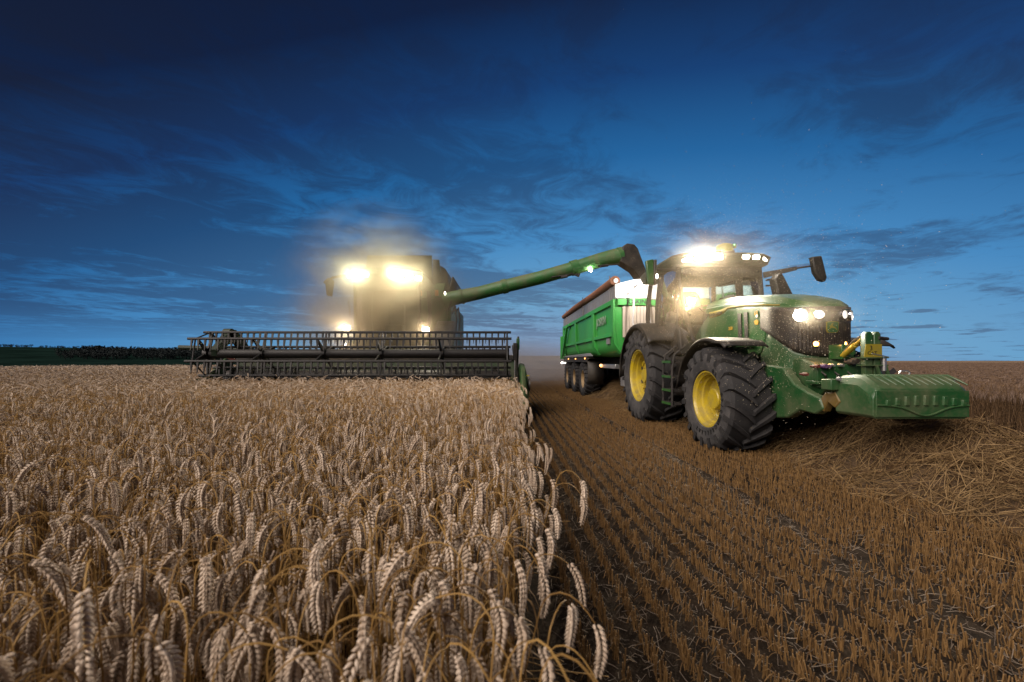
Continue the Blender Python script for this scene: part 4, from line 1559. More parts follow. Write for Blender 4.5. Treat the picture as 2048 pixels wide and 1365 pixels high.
# mirrors on their long arms
p = W(660, 574, 12.3)
m = MB()
m.tube([(CX - 1.05, 12.35, 4.0), W(680, 553, 12.3), W(664, 556, 12.3), W(660, 562, 12.3)], .04, 8)
m.build('mirror_arm', BLACK, combine)
m = MB()
m.loft([[(p.x - .13, y, p.z + .16), (p.x + .13, y, p.z + .2), (p.x + .06, y, p.z - .30), (p.x - .08, y, p.z - .28)] for y in (12.22, 12.36)])
m.build('mirror', BLACK, combine, bevel=.025)
m = MB()
m.prism([(W(650, 0, 12.3).x, W(0, 566, 12.3).z), (W(660, 0, 12.3).x, W(0, 557, 12.3).z), (W(664, 0, 12.3).x, W(0, 560, 12.3).z), (W(652, 0, 12.3).x, W(0, 569, 12.3).z)], 'y', 12.18, 12.4)
m.build('mirror_hood', BLACK, combine)
# feeder house, front axle and big drive tyres
m = MB()
m.loft([[(CX - .75, y, z - .38), (CX + .75, y, z - .38), (CX + .75, y, z + .38), (CX - .75, y, z + .38)] for y, z in ((11.3, .95), (13.9, 1.75))])
m.build('feeder_house', COMB_G, combine, bevel=.03)
ct = tyre_mesh('tyre', .98, .75, .45, 20, lug=.055, delta=.27)
crm = MB()
crm.lathe([(-.32, .465), (-.335, .455), (-.335, .43), (-.30, .41), (-.15, .39), (-.13, .22), (-.2, .18), (-.2, .001)], (0, 0, 0), 'x', 32)
crme = crm.mesh('rim', YELLOW)
for sd in (-1, 1):
    wh = holder('wheel', (CX + sd * 1.42, 13.7, .97), combine)
    if sd > 0:
        wh.rotation_euler = (0, 0, PI)
    sub('tyre', ct, wh)
    sub('rim', crme, wh)
    wh = holder('wheel', (CX + sd * 1.25, 18.6, .66), combine)
    wh.scale = (.68, .68, .68)
    if sd > 0:
        wh.rotation_euler = (0, 0, PI)
    sub('tyre', ct, wh)
    sub('rim', crme, wh)
MB().tube([(CX - 1.4, 13.7, .97), (CX + 1.4, 13.7, .97)], .15, 12).build('axle', BLACKM, combine)
MB().tube([(CX - 1.2, 18.6, .66), (CX + 1.2, 18.6, .66)], .1, 12).build('axle', BLACKM, combine)
# ladder platform and rails by the auger side
m = MB()
m.prism([(13.2, 1.2), (13.2, 2.3), (14.2, 2.75), (14.6, 2.75), (14.6, 1.2)], 'x', CX + 1.30, CX + 2.02)
m.build('platform_fender', GREY, combine, bevel=.08)
for q in (0, 1):
    MB().tube([W(912 + 6 * q, 665, 13.6), W(913 + 7 * q, 640, 13.6), W(910 + 7 * q, 612 + 4 * q, 13.6), W(904 + 6 * q, 628, 13.9)], .022, 8).build('hand_rail', BLACKM, combine)
m = MB()
m.tube([W(700, 632, 12.6), W(697, 601, 12.6), W(712, 605, 12.7), W(715, 636, 12.7)], .018, 6)
m.build('hand_rail', BLACKM, combine)
m = MB()
m.tube([W(903, 601, 13.9), W(896, 622, 13.9), W(889, 617, 13.9)], .022, 8)
m.tube([W(900, 622, 13.7), W(908, 624, 13.7), W(912, 613, 13.7)], .016, 8)
m.build('hydraulic_hose', BLACK, combine)
# unloading auger
m = MB()
ap = [W(893, 603, 14.3), W(906, 597, 14.15), W(960, 586, 14.0), W(1010, 573, 13.8), W(1080, 556, 13.6), W(1150, 536, 13.4), W(1200, 521, 13.3), W(1228, 514, 13.25), W(1246, 511, 13.2)]
m.tube(ap, [.27, .255, .225, .225, .225, .225, .24, .255, .26], 22)
auger = m.build('unloading_auger', COMB_G, combine)
for (c0, c1, r) in ((W(1004, 574.5, 13.8), W(1014, 572, 13.8), .25), (W(1142, 538, 13.4), W(1156, 534, 13.4), .255), (W(922, 594, 14.1), W(926, 593, 14.1), .27), (W(1236, 512.5, 13.2), W(1244, 511, 13.2), .275)):
    MB().tube([c0, c1], r, 22).build('auger_collar', COMB_G, auger)
m = MB()
sp0 = [W(1241, 497, 13.2), W(1250, 491, 13.2), W(1264, 493, 13.2), W(1271, 501, 13.2), W(1290, 552, 13.2), W(1288, 562, 13.2), W(1276, 562, 13.2), W(1262, 543, 13.2), W(1237, 527, 13.2)]
m.prism([(p.x, p.z) for p in sp0], 'y', 12.95, 13.45)
m.build('auger_spout', BLACK, combine, bevel=.03)
m = MB()
m.tube([W(1103, 555, 13.3), W(1130, 551, 13.3), W(1155, 545, 13.3)], .022, 8)
m.tube([W(1122, 556, 13.3), W(1135, 553, 13.3)], .045, 10)
m.bar(W(1142, 545, 13.3), W(1159, 552, 13.3), .06, .10)
m.build('auger_hydraulics', BLACKM, auger)
m = MB()
m.tube([W(1196, 532, 13.1), W(1240, 529, 13.1)], .022, 8)
m.tube([W(1200, 533, 13.1), W(1216, 531, 13.1)], .045, 10)
m.build('spout_cylinder', BLACKM, auger)
p = W(1181, 541, 13.15)
m = MB()
m.ell(p, (.05, .05, .05), 12, 8)
m.bar(p, p + Vector((.02, .05, .14)), .03, .03)
m.build('auger_lamp', L_WARM, auger)
lamp('auger_lamp_glow', p + Vector((0, -.09, -.06)), (.3, -.5, -1), 12, (1, .85, .6), combine, R(150), .9, .04)
# falling grain under the spout
GR2 = plantmat('falling_grain', (.34, .20, .09), (.55, .38, .20))
m = MB()
rg = random.Random(3)
for k in range(900):
    q = rg.random()
    c_ = W(1283, 559, 13.2) + Vector((rg.gauss(.03 + .06 * q, .10 + .05 * q), rg.gauss(0, .13), -.62 * q))
    r_ = .010 + .006 * rg.random()
    m.add([c_ + Vector((r_, 0, 0)), c_ + Vector((-r_, 0, r_)), c_ + Vector((0, r_, -r_)), c_ + Vector((0, -r_, -r_ * 2))], [(0, 1, 2), (0, 2, 3), (0, 3, 1), (1, 3, 2)])
o = m.build('falling_grain', GR2, None, smooth=False, fix=False)
tag(o, None, None, kind='stuff')

# ------------------------------------------------------------------ header with its pick-up reel
HX0, HX1, HYC, HZC, HR = -7.55, .24, 10.0, 1.515, .55
header = thing('combine_header', ((HX0 + HX1) / 2, 10.6, 0), 'wide black pick-up reel header hanging in front of the combine above the wheat', 'header')
REELM = mat('reel_black_steel', (.006, .0055, .006), .55, dust=.14, dustcol=(.04, .032, .026), scale=6)
HEADG = mat('header_back_sheet', (.030, .060, .026), .55, dust=.6, dustcol=(.13, .115, .085), scale=3)
MB().tube([(HX0 + .25, HYC, HZC), (HX1 - .12, HYC, HZC)], .115, 20).build('reel_tube', REELM, header)
ARM_DK = mat('dark_green_arm', (.008, .026, .011), .5, dust=.3, dustcol=(.05, .042, .03))
tine_m = MB()
tine_m.loft([[(-.024, -.02, 0), (.024, -.02, 0), (.024, .02, 0), (-.024, .02, 0)], [(-.017, -.03, -.14), (.017, -.03, -.14), (.017, .0, -.14), (-.017, .0, -.14)], [(-.005, -.045, -.29), (.005, -.045, -.29), (.005, -.035, -.29), (-.005, -.035, -.29)]])
tine_me = tine_m.mesh('tine', REELM)
bats = []
for k, ang in enumerate((80, 140, 200, 260, 320, 20)):
    a = R(ang)
    yy, zz = HYC + HR * math.cos(a), HZC + HR * math.sin(a)
    m = MB()
    m.tube([(HX0 + .04, yy, zz), (HX1, yy, zz)], .032, 10)
    bt = m.build('reel_bat', REELM, header)
    n_t = 48
    for j in range(n_t):
        if ang == 260 and j % 2:
            continue
        tn = bpy.data.objects.new('tine', tine_me)
        col.objects.link(tn)
        tn.parent = bt
        tn.location = (HX0 + .12 + (HX1 - HX0 - .2) * (j + (.15 if k % 2 else .5)) / n_t, yy, zz)
        tn.rotation_euler = (rng.normal(0, .05), rng.normal(0, .03), 0)
for x in (HX0 + .22, -5.95, -4.42, -3.0, -1.5, HX1 - .10):
    m = MB()
    for ang in (80, 140, 200, 260, 320, 20):
        a = R(ang)
        m.bar((x, HYC + .09 * math.cos(a), HZC + .09 * math.sin(a)), (x + (.05 if x < -6.5 else 0), HYC + (HR - .01) * math.cos(a), HZC + (HR - .01) * math.sin(a)), .10, .045, up=(1, 0, 0), w1=.05, h1=.03)
    m.lathe([(-.05, .115), (-.05, .155), (.05, .155), (.05, .115)], (x, HYC, HZC), 'x', 16)
    if x < -7 or x > 0:
        cp = [(x, HYC + HR * math.cos(R(q)), HZC + HR * math.sin(R(q))) for q in range(20, 381, 60)]
        m.tube(cp, .02, 6, cap=False)
    m.build('reel_spider', REELM, header)
# arms that carry the reel
for sd, x in ((-1, HX0 + .42), (1, HX1 + .10)):
    m = MB()
    if sd < 0:
        m.prism([(9.9, 1.45), (9.85, 1.62), (10.35, 2.10), (10.6, 2.16), (11.0, 1.9), (11.3, 1.55), (11.2, 1.42), (10.6, 1.85), (10.3, 1.75)], 'x', x - .05, x + .10)
        m.lathe([(-.10, .001), (-.10, .12), (.10, .12), (.10, .001)], (x, 10.45, 2.06), 'x', 18)
    else:
        m.bar((x, 9.95, 1.50), (x, 11.3, 1.72), .09, .13, up=(0, 0, 1))
        m.box(x - .05, x + .05, 9.9, 10.05, 1.35, 1.78)
        m.tube([(x + .05, 10.0, 1.1), (x + .08, 10.05, 1.95)], .03, 8)
    m.build('reel_arm', ARM_DK if sd < 0 else BLACKM, header, bevel=.01)
m = MB()
m.box(HX1 + .13, HX1 + .21, 9.95, 10.08, 1.62, 1.90)
m.build('reel_motor', GREEN_DK, header, bevel=.015)
# frame: floor, back sheet, top beam, screw, knife
m = MB()
m.prism([(9.55, .55), (9.6, .50), (10.9, .45), (11.25, .7), (11.3, 1.35), (11.26, 1.35), (11.18, .75), (10.85, .52), (9.6, .57)], 'x', HX0 + .1, HX1 + .12)
m.build('trough', HEADG, header)
MB().box(HX0 + .1, HX1 + .12, 11.2, 11.42, 1.35, 1.50).build('top_beam', BLACKM, header, bevel=.02)
m = MB()
m.sheet([[(HX0 + .9, 11.36, 1.50), (HX1 - .9, 11.36, 1.50)], [(HX0 + 2.4, 11.38, 1.64), (HX1 - 2.4, 11.38, 1.64)]])
m.build('top_guard', HEADG, header, solid=.02)
m = MB()
m.tube([(HX0 + .2, 10.75, .88), (HX1, 10.75, .88)], .20, 18)
screw = m.build('screw_tube', BLACKM, header)
m = MB()
for (xa, xb, dr) in ((HX0 + .2, CX - .6, 1), (HX1, CX + .6, -1)):
    n_ = int(abs(xb - xa) / .55 * 16)
    g_ = []
    for j in range(n_ + 1):
        q = j / n_
        a = 2 * PI * j / 16 * dr
        x = xa + (xb - xa) * q
        g_.append([(x, 10.75 + .20 * math.cos(a), .88 + .20 * math.sin(a)), (x, 10.75 + .32 * math.cos(a), .88 + .32 * math.sin(a))])
    m.sheet(g_)
m.build('screw_flight', BLACKM, screw, solid=.012)
m = MB()
m.box(HX0 + .1, HX1 + .12, 9.48, 9.58, .50, .56)
kn = m.build('knife_bar', BLACKM, header)
m = MB()
n_ = 90
for j in range(n_):
    x = HX0 + .15 + (HX1 - HX0) * j / n_
    m.add([(x - .02, 9.49, .52), (x + .02, 9.49, .52), (x, 9.49, .55), (x, 9.37, .525)], [(0, 1, 2), (0, 3, 1), (1, 3, 2), (2, 3, 0)])
tag(m.build('knife_guards', GREY, kn, fix=False), None, None, kind='stuff')
# dividers at both ends
for sd, x in ((-1, HX0 - .02), (1, HX1 + .14)):
    m = MB()
    m.prism([(9.0, .42), (9.4, .40), (11.3, .42), (11.3, 1.42), (11.0, 1.40), (10.4, .98), (9.7, .72)], 'x', min(x, x + sd * .07), max(x, x + sd * .07))
    m.build('end_sheet', BLACKM if sd > 0 else GREEN_DK, header, bevel=.015)
    m = MB()
    secs = []
    for (y, wd, zl, zh) in ((8.45, .02, .30, .36), (8.8, .06, .25, .55), (9.2, .10, .22, .95), (9.7, .13, .25, 1.20), (10.2, .14, .3, 1.28), (10.8, .12, .4, 1.22), (11.2, .08, .5, 1.1)):
        xa = x + sd * .085
        sh_ = sd * wd * (1.6 if sd > 0 else .6)
        zh = zh if sd > 0 else zl + (zh - zl) * .62
        secs.append([(xa, y, zl), (xa + sh_ * .7, y, zl + .02), (xa + sh_, y, zl + (zh - zl) * .35), (xa + sh_ * .85, y, zl + (zh - zl) * .7), (xa + sh_ * .5, y, zh - .02), (xa, y, zh)])
    m.loft(secs)
    dv = m.build('crop_divider', COMB_G if sd > 0 else GREEN_DK, header, angle=60)
    if sd > 0:
        m = MB()
        m.lathe([(-.02, .001), (-.02, .14), (.012, .15), (.012, .001)], (x + .27, 9.35, .78), 'x', 18)
        m.build('divider_wheel', BLACK, dv)
        MB().box(x + .20, x + .27, 9.27, 9.29, .98, 1.01).build('sticker', YELLOW_ST, dv)
m = MB()
e0 = W(358, 695, 11.0)
m.tube([e0, (HX0 + .6, 11.2, e0.z - .05)], .06, 10)
m.build('end_bar', ARM_DK, header)
m = MB()
r0_ = W(452, 713, 10.9)
m.bar(r0_, r0_ + Vector((.28, .1, -.16)), .12, .07)
m.build('red_latch', RED, header)

# ------------------------------------------------------------------ vegetation
protos = bpy.data.collections


def spindle(m, base, axis, side, ln, ra, rb, n=5, rings=((.0, .35), (.3, 1.0), (.65, .8)), tip=True):
    """a pointed lump (one floret): base, axis direction, side direction"""
    ax = axis.normalized()
    sd = (side - ax * side.dot(ax)).normalized()
    up = ax.cross(sd)
    vs, fs = [], []
    for (q, r) in rings:
        for k in range(n):
            a = 2 * PI * k / n
            vs.append(base + ax * ln * q + (sd * math.cos(a) * ra + up * math.sin(a) * rb) * r)
    vs.append(base + ax * ln)
    t_ = len(vs) - 1
    R_ = len(rings)
    for i in range(R_ - 1):
        for k in range(n):
            k2 = (k + 1) % n
            fs.append((i * n + k, i * n + k2, (i + 1) * n + k2, (i + 1) * n + k))
    for k in range(n):
        fs.append(((R_ - 1) * n + k, (R_ - 1) * n + (k + 1) % n, t_))
    m.add(vs, fs)


def stalk_curve(r, height, droop, arch, earlen, lean):
    """points of stem and ear in the x-z plane; returns stem points, ear points with tangents"""
    ds = .0105
    th = lean
    x = z = 0.0
    L0 = height - arch * .62
    stem, ear = [], []
    s_ = 0.0
    pts = [(0, 0)]
    nseg = 5
    for i in range(nseg):                       # the straight part
        th2 = lean * (1 + .3 * i)
        x += math.sin(th2) * L0 / nseg
        z += math.cos(th2) * L0 / nseg
        pts.append((x, z))
    th0 = lean * (1 + .3 * nseg)
    na = max(4, int(arch / .022))
    for i in range(na):
        q = (i + 1) / na
        th = th0 + (droop - th0) * (q * q * (3 - 2 * q)) * .74
        x += math.sin(th) * arch / na
        z += math.cos(th) * arch / na
        pts.append((x, z))
    ne = 11
    epts = [(x, z, th)]
    for i in range(ne):
        q = (i + 1) / ne
        th = th0 + (droop - th0) * .74 + (droop - th0) * .31 * (1 - (1 - q) ** 2)
        x += math.sin(th) * earlen / ne
        z += math.cos(th) * earlen / ne
        epts.append((x, z, th))
    return pts, epts


def stalk(seed, lod, low_cut=0.0, parts=False):
    """lod 2: every floret; 1: one lump per spikelet; 0: a plain bumpy ear. returns MB (stem 0, ear 1, leaf 2)"""
    r = random.Random(seed)
    height = r.uniform(.83, .91)
    upright = r.random() < .08
    droop = R(r.uniform(60, 110)) if upright else R(r.uniform(158, 186))
    arch = r.uniform(.10, .16) if not upright else .08
    earlen = r.uniform(.098, .128)
    lean = R(r.uniform(-1, 6))
    pts, epts = stalk_curve(r, height, droop, arch, earlen, lean)
    ms, me_, ml = MB(), MB(), MB()
    sp = [Vector((x, 0, z)) for x, z in pts if z >= low_cut or x > .12]
    nn = 4 if lod == 2 else 3
    ms.tube(sp, [.0018 - .0005 * i / len(sp) for i in range(len(sp))], nn, cap=False)
    if lod == 0:
        n_ = 4
        prev = []
        for i in range(0, 12, 2):
            x, z, th = epts[min(i, 11)]
            q = i / 10
            ra = .0102 * (.35 + .65 * math.sin(PI * min(.95, .12 + .85 * q))) * (1.15 if i % 4 else .9)
            prev.append((Vector((x, 0, z)), ra))
        me_.tube([p for p, _ in prev], [a for _, a in prev], n_, cap=True)
    else:
        nsp = 22 if lod == 2 else 18
        roll = r.uniform(0, PI)
        for i in range(nsp):
            q = (i + .3) / nsp * 10.6
            i0 = min(10, int(q))
            f_ = q - i0
            x = epts[i0][0] * (1 - f_) + epts[i0 + 1][0] * f_
            z = epts[i0][1] * (1 - f_) + epts[i0 + 1][1] * f_
            th = epts[i0][2] * (1 - f_) + epts[i0 + 1][2] * f_
            T = Vector((math.sin(th), 0, math.cos(th)))
            B = Vector((0, 1, 0))
            N = T.cross(B)
            side = (B * math.cos(roll) + N * math.sin(roll)) * (1 if i % 2 else -1)
            oth = T.cross(side)
            size = .62 + .50 * math.sin(PI * min(.92, .10 + .92 * i / nsp))
            c_ = Vector((x, 0, z)) + side * .0022
            if lod == 2:
                for o_ in (-1, 0, 1):
                    ax = T * .88 + side * (.56 + .14 * r.random()) + oth * o_ * .42
                    spindle(me_, c_ + oth * o_ * .0024, ax, side, .0138 * size * (1.08 if o_ else 1.0) * r.uniform(.9, 1.12), .0037 * size, .0034 * size, rings=((.0, .35), (.26, 1.0), (.56, .72)))
            else:
                ax = T * .9 + side * .5
                spindle(me_, c_, ax, side, .0180 * size, .0047 * size, .0058 * size, n=4, rings=((0, .5), (.45, 1.0)))
        if lod == 2:
            x, z, th = epts[11]
            T = Vector((math.sin(th), 0, math.cos(th)))
            for q in range(3):
                spindle(me_, Vector((x, 0, z)) - T * .004, T + Vector((r.uniform(-.3, .3), r.uniform(-.3, .3), 0)), Vector((0, 1, 0)), .011, .002, .002, n=4)
    # a couple of dry leaves hanging from the stem
    for k in range(2 if lod == 2 else (1 if lod == 1 else 0)):
        z0 = r.uniform(.25, .68) * height
        a = r.uniform(0, 2 * PI)
        d = Vector((math.cos(a), math.sin(a), 0))
        b_ = Vector((np.interp(z0, [p[1] for p in pts[:6]], [p[0] for p in pts[:6]]), 0, z0))
        L_ = r.uniform(.10, .20)
        pl_ = []
        nl = 5 if lod == 2 else 3
        for i in range(nl + 1):
            q = i / nl
            c_ = b_ + d * L_ * q * (1 - .25 * q) + Vector((0, 0, L_ * (.55 * q - 1.15 * q * q)))
            w_ = .0042 * (1 - q) ** .6 + .0004
            tw = Vector((-d.y, d.x, .4 * math.sin(3 * q + k))).normalized()
            pl_.append([c_ - tw * w_, c_ + tw * w_])
        ml.sheet(pl_)
    if parts:
        return ms, me_, ml
    m = MB()
    for idx, mm in enumerate((ms, me_, ml)):
        m.cur = idx
        m.add(mm.v, mm.f)
    return m


def proto_collection(name, meshes):
    c_ = bpy.data.collections.new(name)
    for i, me in enumerate(meshes):
        o_ = bpy.data.objects.new('%s_%02d' % (name, i), me)
        c_.objects.link(o_)
    return c_


def scatter(name, pts, rots, scl, idx, coll):
    me = bpy.data.meshes.new(name)
    n_ = len(pts)
    me.vertices.add(n_)
    me.vertices.foreach_set('co', np.asarray(pts, dtype=np.float32).ravel())
    a = me.attributes.new('rot', 'FLOAT_VECTOR', 'POINT')
    a.data.foreach_set('vector', np.asarray(rots, dtype=np.float32).ravel())
    a = me.attributes.new('scl', 'FLOAT_VECTOR', 'POINT')
    a.data.foreach_set('vector', np.asarray(scl, dtype=np.float32).ravel())
    a = me.attributes.new('idx', 'INT', 'POINT')
    a.data.foreach_set('value', np.asarray(idx, dtype=np.int32))
    o_ = bpy.data.objects.new(name, me)
    col.objects.link(o_)
    o_['kind'] = 'stuff'
    ng = bpy.data.node_groups.new(name + '_nodes', 'GeometryNodeTree')
    ng.interface.new_socket('Geometry', in_out='INPUT', socket_type='NodeSocketGeometry')
    ng.interface.new_socket('Geometry', in_out='OUTPUT', socket_type='NodeSocketGeometry')
    N = ng.nodes
    gi, go = N.new('NodeGroupInput'), N.new('NodeGroupOutput')
    iop = N.new('GeometryNodeInstanceOnPoints')
    ci = N.new('GeometryNodeCollectionInfo')
    ci.inputs['Collection'].default_value = coll
    ci.inputs['Separate Children'].default_value = True
    ci.inputs['Reset Children'].default_value = True

    def attr(nm, ty):
        nd = N.new('GeometryNodeInputNamedAttribute')
        nd.data_type = ty
        nd.inputs['Name'].default_value = nm
        return nd.outputs['Attribute']
    e2r = N.new('FunctionNodeEulerToRotation')
    L = ng.links.new
    L(gi.outputs[0], iop.inputs['Points'])
    L(ci.outputs[0], iop.inputs['Instance'])
    iop.inputs['Pick Instance'].default_value = True
    L(attr('idx', 'INT'), iop.inputs['Instance Index'])
    L(attr('rot', 'FLOAT_VECTOR'), e2r.inputs[0])
    L(e2r.outputs[0], iop.inputs['Rotation'])
    L(attr('scl', 'FLOAT_VECTOR'), iop.inputs['Scale'])
    L(iop.outputs[0], go.inputs[0])
    md = o_.modifiers.new('scatter', 'NODES')
    md.node_group = ng
    return o_


def hv(x, y):
    return np.array([ground_h(a, b_) for a, b_ in zip(x, y)])


def in_view(x, y, mx=0.6):
    px_ = VX + FPX * x / np.maximum(y, .05)
    return (y > .15) & (px_ > -140 - 300 * mx / np.maximum(y, .4)) & (px_ < 2188 + 300 * mx / np.maximum(y, .4))


NV = 9
hi = [stalk(100 + i, 2).mesh('wheat', [M_STEM, M_EAR, M_LEAF], fix=False, angle=70) for i in range(NV)]
md_ = [stalk(300 + i, 1).mesh('wheat', [M_STEM, M_EAR, M_LEAF], fix=False, angle=70) for i in range(10)]
c_hi = proto_collection('wheat_hi', hi)
c_md = proto_collection('wheat_md', md_)


def edge_x(y):
    return -.005 + .0275 * y


# ---- near wheat: every stalk placed singly
dens = 480
n = int(dens * 8.2 * 5.2)
x = rng.uniform(-8.0, .35, n)
y = rng.uniform(.15, 5.2, n)
d = np.hypot(x, y)
keep = (x < edge_x(y) + rng.normal(0, .014, n)) & in_view(x, y) & (d > .42)
x, y, d = x[keep], y[keep], d[keep]
n = len(x)
rz = rng.uniform(0, 2 * PI, n)
rots = np.stack([rng.normal(0, .06, n), rng.normal(0, .06, n), rz], 1)
# stalks at the cut edge lean out a little over the stubble
em_ = x > edge_x(y) - .10
rots[em_, 1] += np.abs(rng.normal(.0, .04, em_.sum())) * np.sign(np.cos(rz[em_]))
sc = rng.normal(1.0, .055, n) + .03 * np.sin(1.7 * x + .6) * np.sin(1.3 * y)
idx = rng.integers(0, NV, n)
zz = hv(x, y)
order = np.argsort(d)
near = order[:300]
rest = order[300:]
stem_parts = [stalk(100 + i, 2, parts=True) for i in range(NV)]
part_me = []
for i, (ms, me_, ml) in enumerate(stem_parts):
    part_me.append((ms.mesh('wheat_stalk', M_STEM, fix=False, angle=70), me_.mesh('ear', M_EAR, fix=False, angle=70), ml.mesh('leaf', M_LEAF, fix=False, angle=70)))
GRP = 'wheat stalks along the front of the standing crop'
stalk_src = []
for (a, b_, c_) in part_me:
    stalk_src.append((a, b_, c_))
for i in near:
    a, b_, c_ = stalk_src[idx[i]]
    o = bpy.data.objects.new('wheat_stalk', a)
    col.objects.link(o)
    o.location = (x[i], y[i], zz[i])
    o.rotation_euler = rots[i]
    o.scale = (sc[i],) * 3
    tag(o, 'ripe wheat stalk with a nodding pale ear in the nearest rows of the standing crop', 'wheat stalk', GRP)
    for nm, mm in (('ear', b_), ('leaf', c_)):
        q = bpy.data.objects.new(nm, mm)
        col.objects.link(q)
        q.parent = o
scatter('wheat_crop', np.stack([x, y, zz], 1)[rest], rots[rest], np.repeat(sc[rest, None], 3, 1), idx[rest], c_hi)

# ---- middle distance up to the header, and beside it
n = int(400 * 30 * 12)
x = rng.uniform(-26, .5, n)
y = rng.uniform(5.2, 17.0, n)
keep = (x < edge_x(y) + rng.normal(0, .03, n)) & in_view(x, y) & ((y < 9.75) | (x < -8.0))
x, y = x[keep], y[keep]
n = len(x)
rots = np.stack([rng.normal(0, .06, n), rng.normal(0, .06, n), rng.uniform(0, 2 * PI, n)], 1)
sc = rng.normal(1.0, .055, n) + .025 * np.sin(.9 * x) * np.sin(.7 * y)
scatter('wheat_crop', np.stack([x, y, hv(x, y)], 1), rots, np.repeat(sc[:, None], 3, 1), rng.integers(0, 10, n), c_md)


# ---- far wheat in square-metre patches
def patch(seed, n_, ear_only=.45, mats=None):
    r = random.Random(seed)
    M = MB()
    src = [stalk(600 + k, 0, low_cut=ear_only) for k in range(8)]
    for k in range(n_):
        s_ = src[r.randrange(8)]
        a = r.uniform(0, 2 * PI)
        ox, oy, sc_ = r.uniform(-.52, .52), r.uniform(-.52, .52), r.gauss(1.0, .05)
        ca, sa = math.cos(a) * sc_, math.sin(a) * sc_
        b_ = len(M.v)
        M.v += [(px_ * ca - py_ * sa + ox, px_ * sa + py_ * ca + oy, pz_ * sc_) for px_, py_, pz_ in s_.v]
        M.f += [tuple(i_ + b_ for i_ in f_) for f_ in s_.f]
        M.mi += s_.mi
    return M.mesh('wheat_patch', mats or [M_STEM_P, M_EAR_P, M_LEAF], fix=False, angle=70)


c_pt = proto_collection('wheat_patch', [patch(40 + k, 170) for k in range(4)])
gx, gy = np.meshgrid(np.arange(-120, -7.0, 1.0), np.arange(17.5, 92, 1.0))
x, y = gx.ravel(), gy.ravel()
keep = in_view(x, y, 4) & (np.hypot(x, y) < 104)
x, y = x[keep], y[keep]
n = len(x)
scatter('wheat_crop', np.stack([x, y, hv(x, y)], 1), np.stack([np.zeros(n), np.zeros(n), rng.integers(0, 4, n) * PI / 2], 1),
        np.stack([np.ones(n), np.ones(n), rng.normal(1, .03, n)], 1), rng.integers(0, 4, n), c_pt)

# ---- the uncut crop on the far right, vignette darkening put into its colours
RX = 8.7
c_mb = proto_collection('vignette_wheat', [stalk(330 + i, 1).mesh('wheat', [M_STEM_VIG, M_EAR_VIG, M_STEM_VIG], fix=False, angle=70) for i in range(10)])
c_pb = proto_collection('vignette_patch', [patch(60 + k, 170, mats=[M_STEM_VIG, M_EAR_VIG, M_STEM_VIG]) for k in range(4)])
n = int(260 * 2.2 * 16)
x = rng.uniform(RX, RX + 2.2, n)
y = rng.uniform(4.5, 20, n)
keep = in_view(x, y)
x, y = x[keep], y[keep]
n = len(x)
rots = np.stack([rng.normal(0, .07, n), rng.normal(0, .07, n), rng.uniform(0, 2 * PI, n)], 1)
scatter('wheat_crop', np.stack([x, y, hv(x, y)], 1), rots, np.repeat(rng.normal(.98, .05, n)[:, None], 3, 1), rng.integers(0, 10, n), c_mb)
gx, gy = np.meshgrid(np.arange(RX + .5, 150, 1.0), np.arange(5, 100, 1.0))
x, y = gx.ravel(), gy.ravel()
keep = in_view(x, y, 3) & ((x > RX + 2.4) | (y > 20)) & (np.hypot(x, y) < 128)
x, y = x[keep], y[keep]
n = len(x)
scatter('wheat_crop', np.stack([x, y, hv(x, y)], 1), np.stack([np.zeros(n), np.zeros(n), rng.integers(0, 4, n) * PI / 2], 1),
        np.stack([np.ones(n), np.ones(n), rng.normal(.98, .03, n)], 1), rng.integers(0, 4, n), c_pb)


# ---- stubble in drilled rows
def tuft(seed):
    r = random.Random(seed)
    M = MB()
    for k in range(r.randint(6, 9)):
        b_ = Vector((r.gauss(0, .007), r.uniform(-.045, .045), -.01))
        h_ = r.uniform(.058, .115)
        tp = b_ + Vector((r.gauss(0, .008), r.gauss(0, .012), h_))
        md2 = b_.lerp(tp, .55) + Vector((r.gauss(0, .003), r.gauss(0, .003), 0))
        M.tube([b_, md2, tp], [.0025, .0024, .0027], 4, cap=True)
    for k in range(r.randint(1, 3)):           # frayed leaf scraps
        b_ = Vector((r.gauss(0, .015), r.uniform(-.04, .04), r.uniform(.01, .05)))
        a = r.uniform(0, 2 * PI)
        d_ = Vector((math.cos(a), math.sin(a), 0))
        pl_ = [[b_ + d_ * .05 * q + Vector((0, 0, .05 * q - .06 * q * q)) - Vector((-d_.y, d_.x, 0)) * .002, b_ + d_ * .05 * q + Vector((0, 0, .05 * q - .06 * q * q)) + Vector((-d_.y, d_.x, 0)) * .002] for q in (0, .4, .8, 1.2)]
        M.sheet(pl_)
    return M.mesh('stubble_tuft', M_STUB, fix=False, smooth=False)


c_st = proto_collection('stubble_tuft', [tuft(800 + k) for k in range(10)])
ROW = .150


def tracks(x):
    """wheel marks with thinner, pressed stubble"""
    return np.exp(-((x - 2.27) / .11) ** 2) * .55


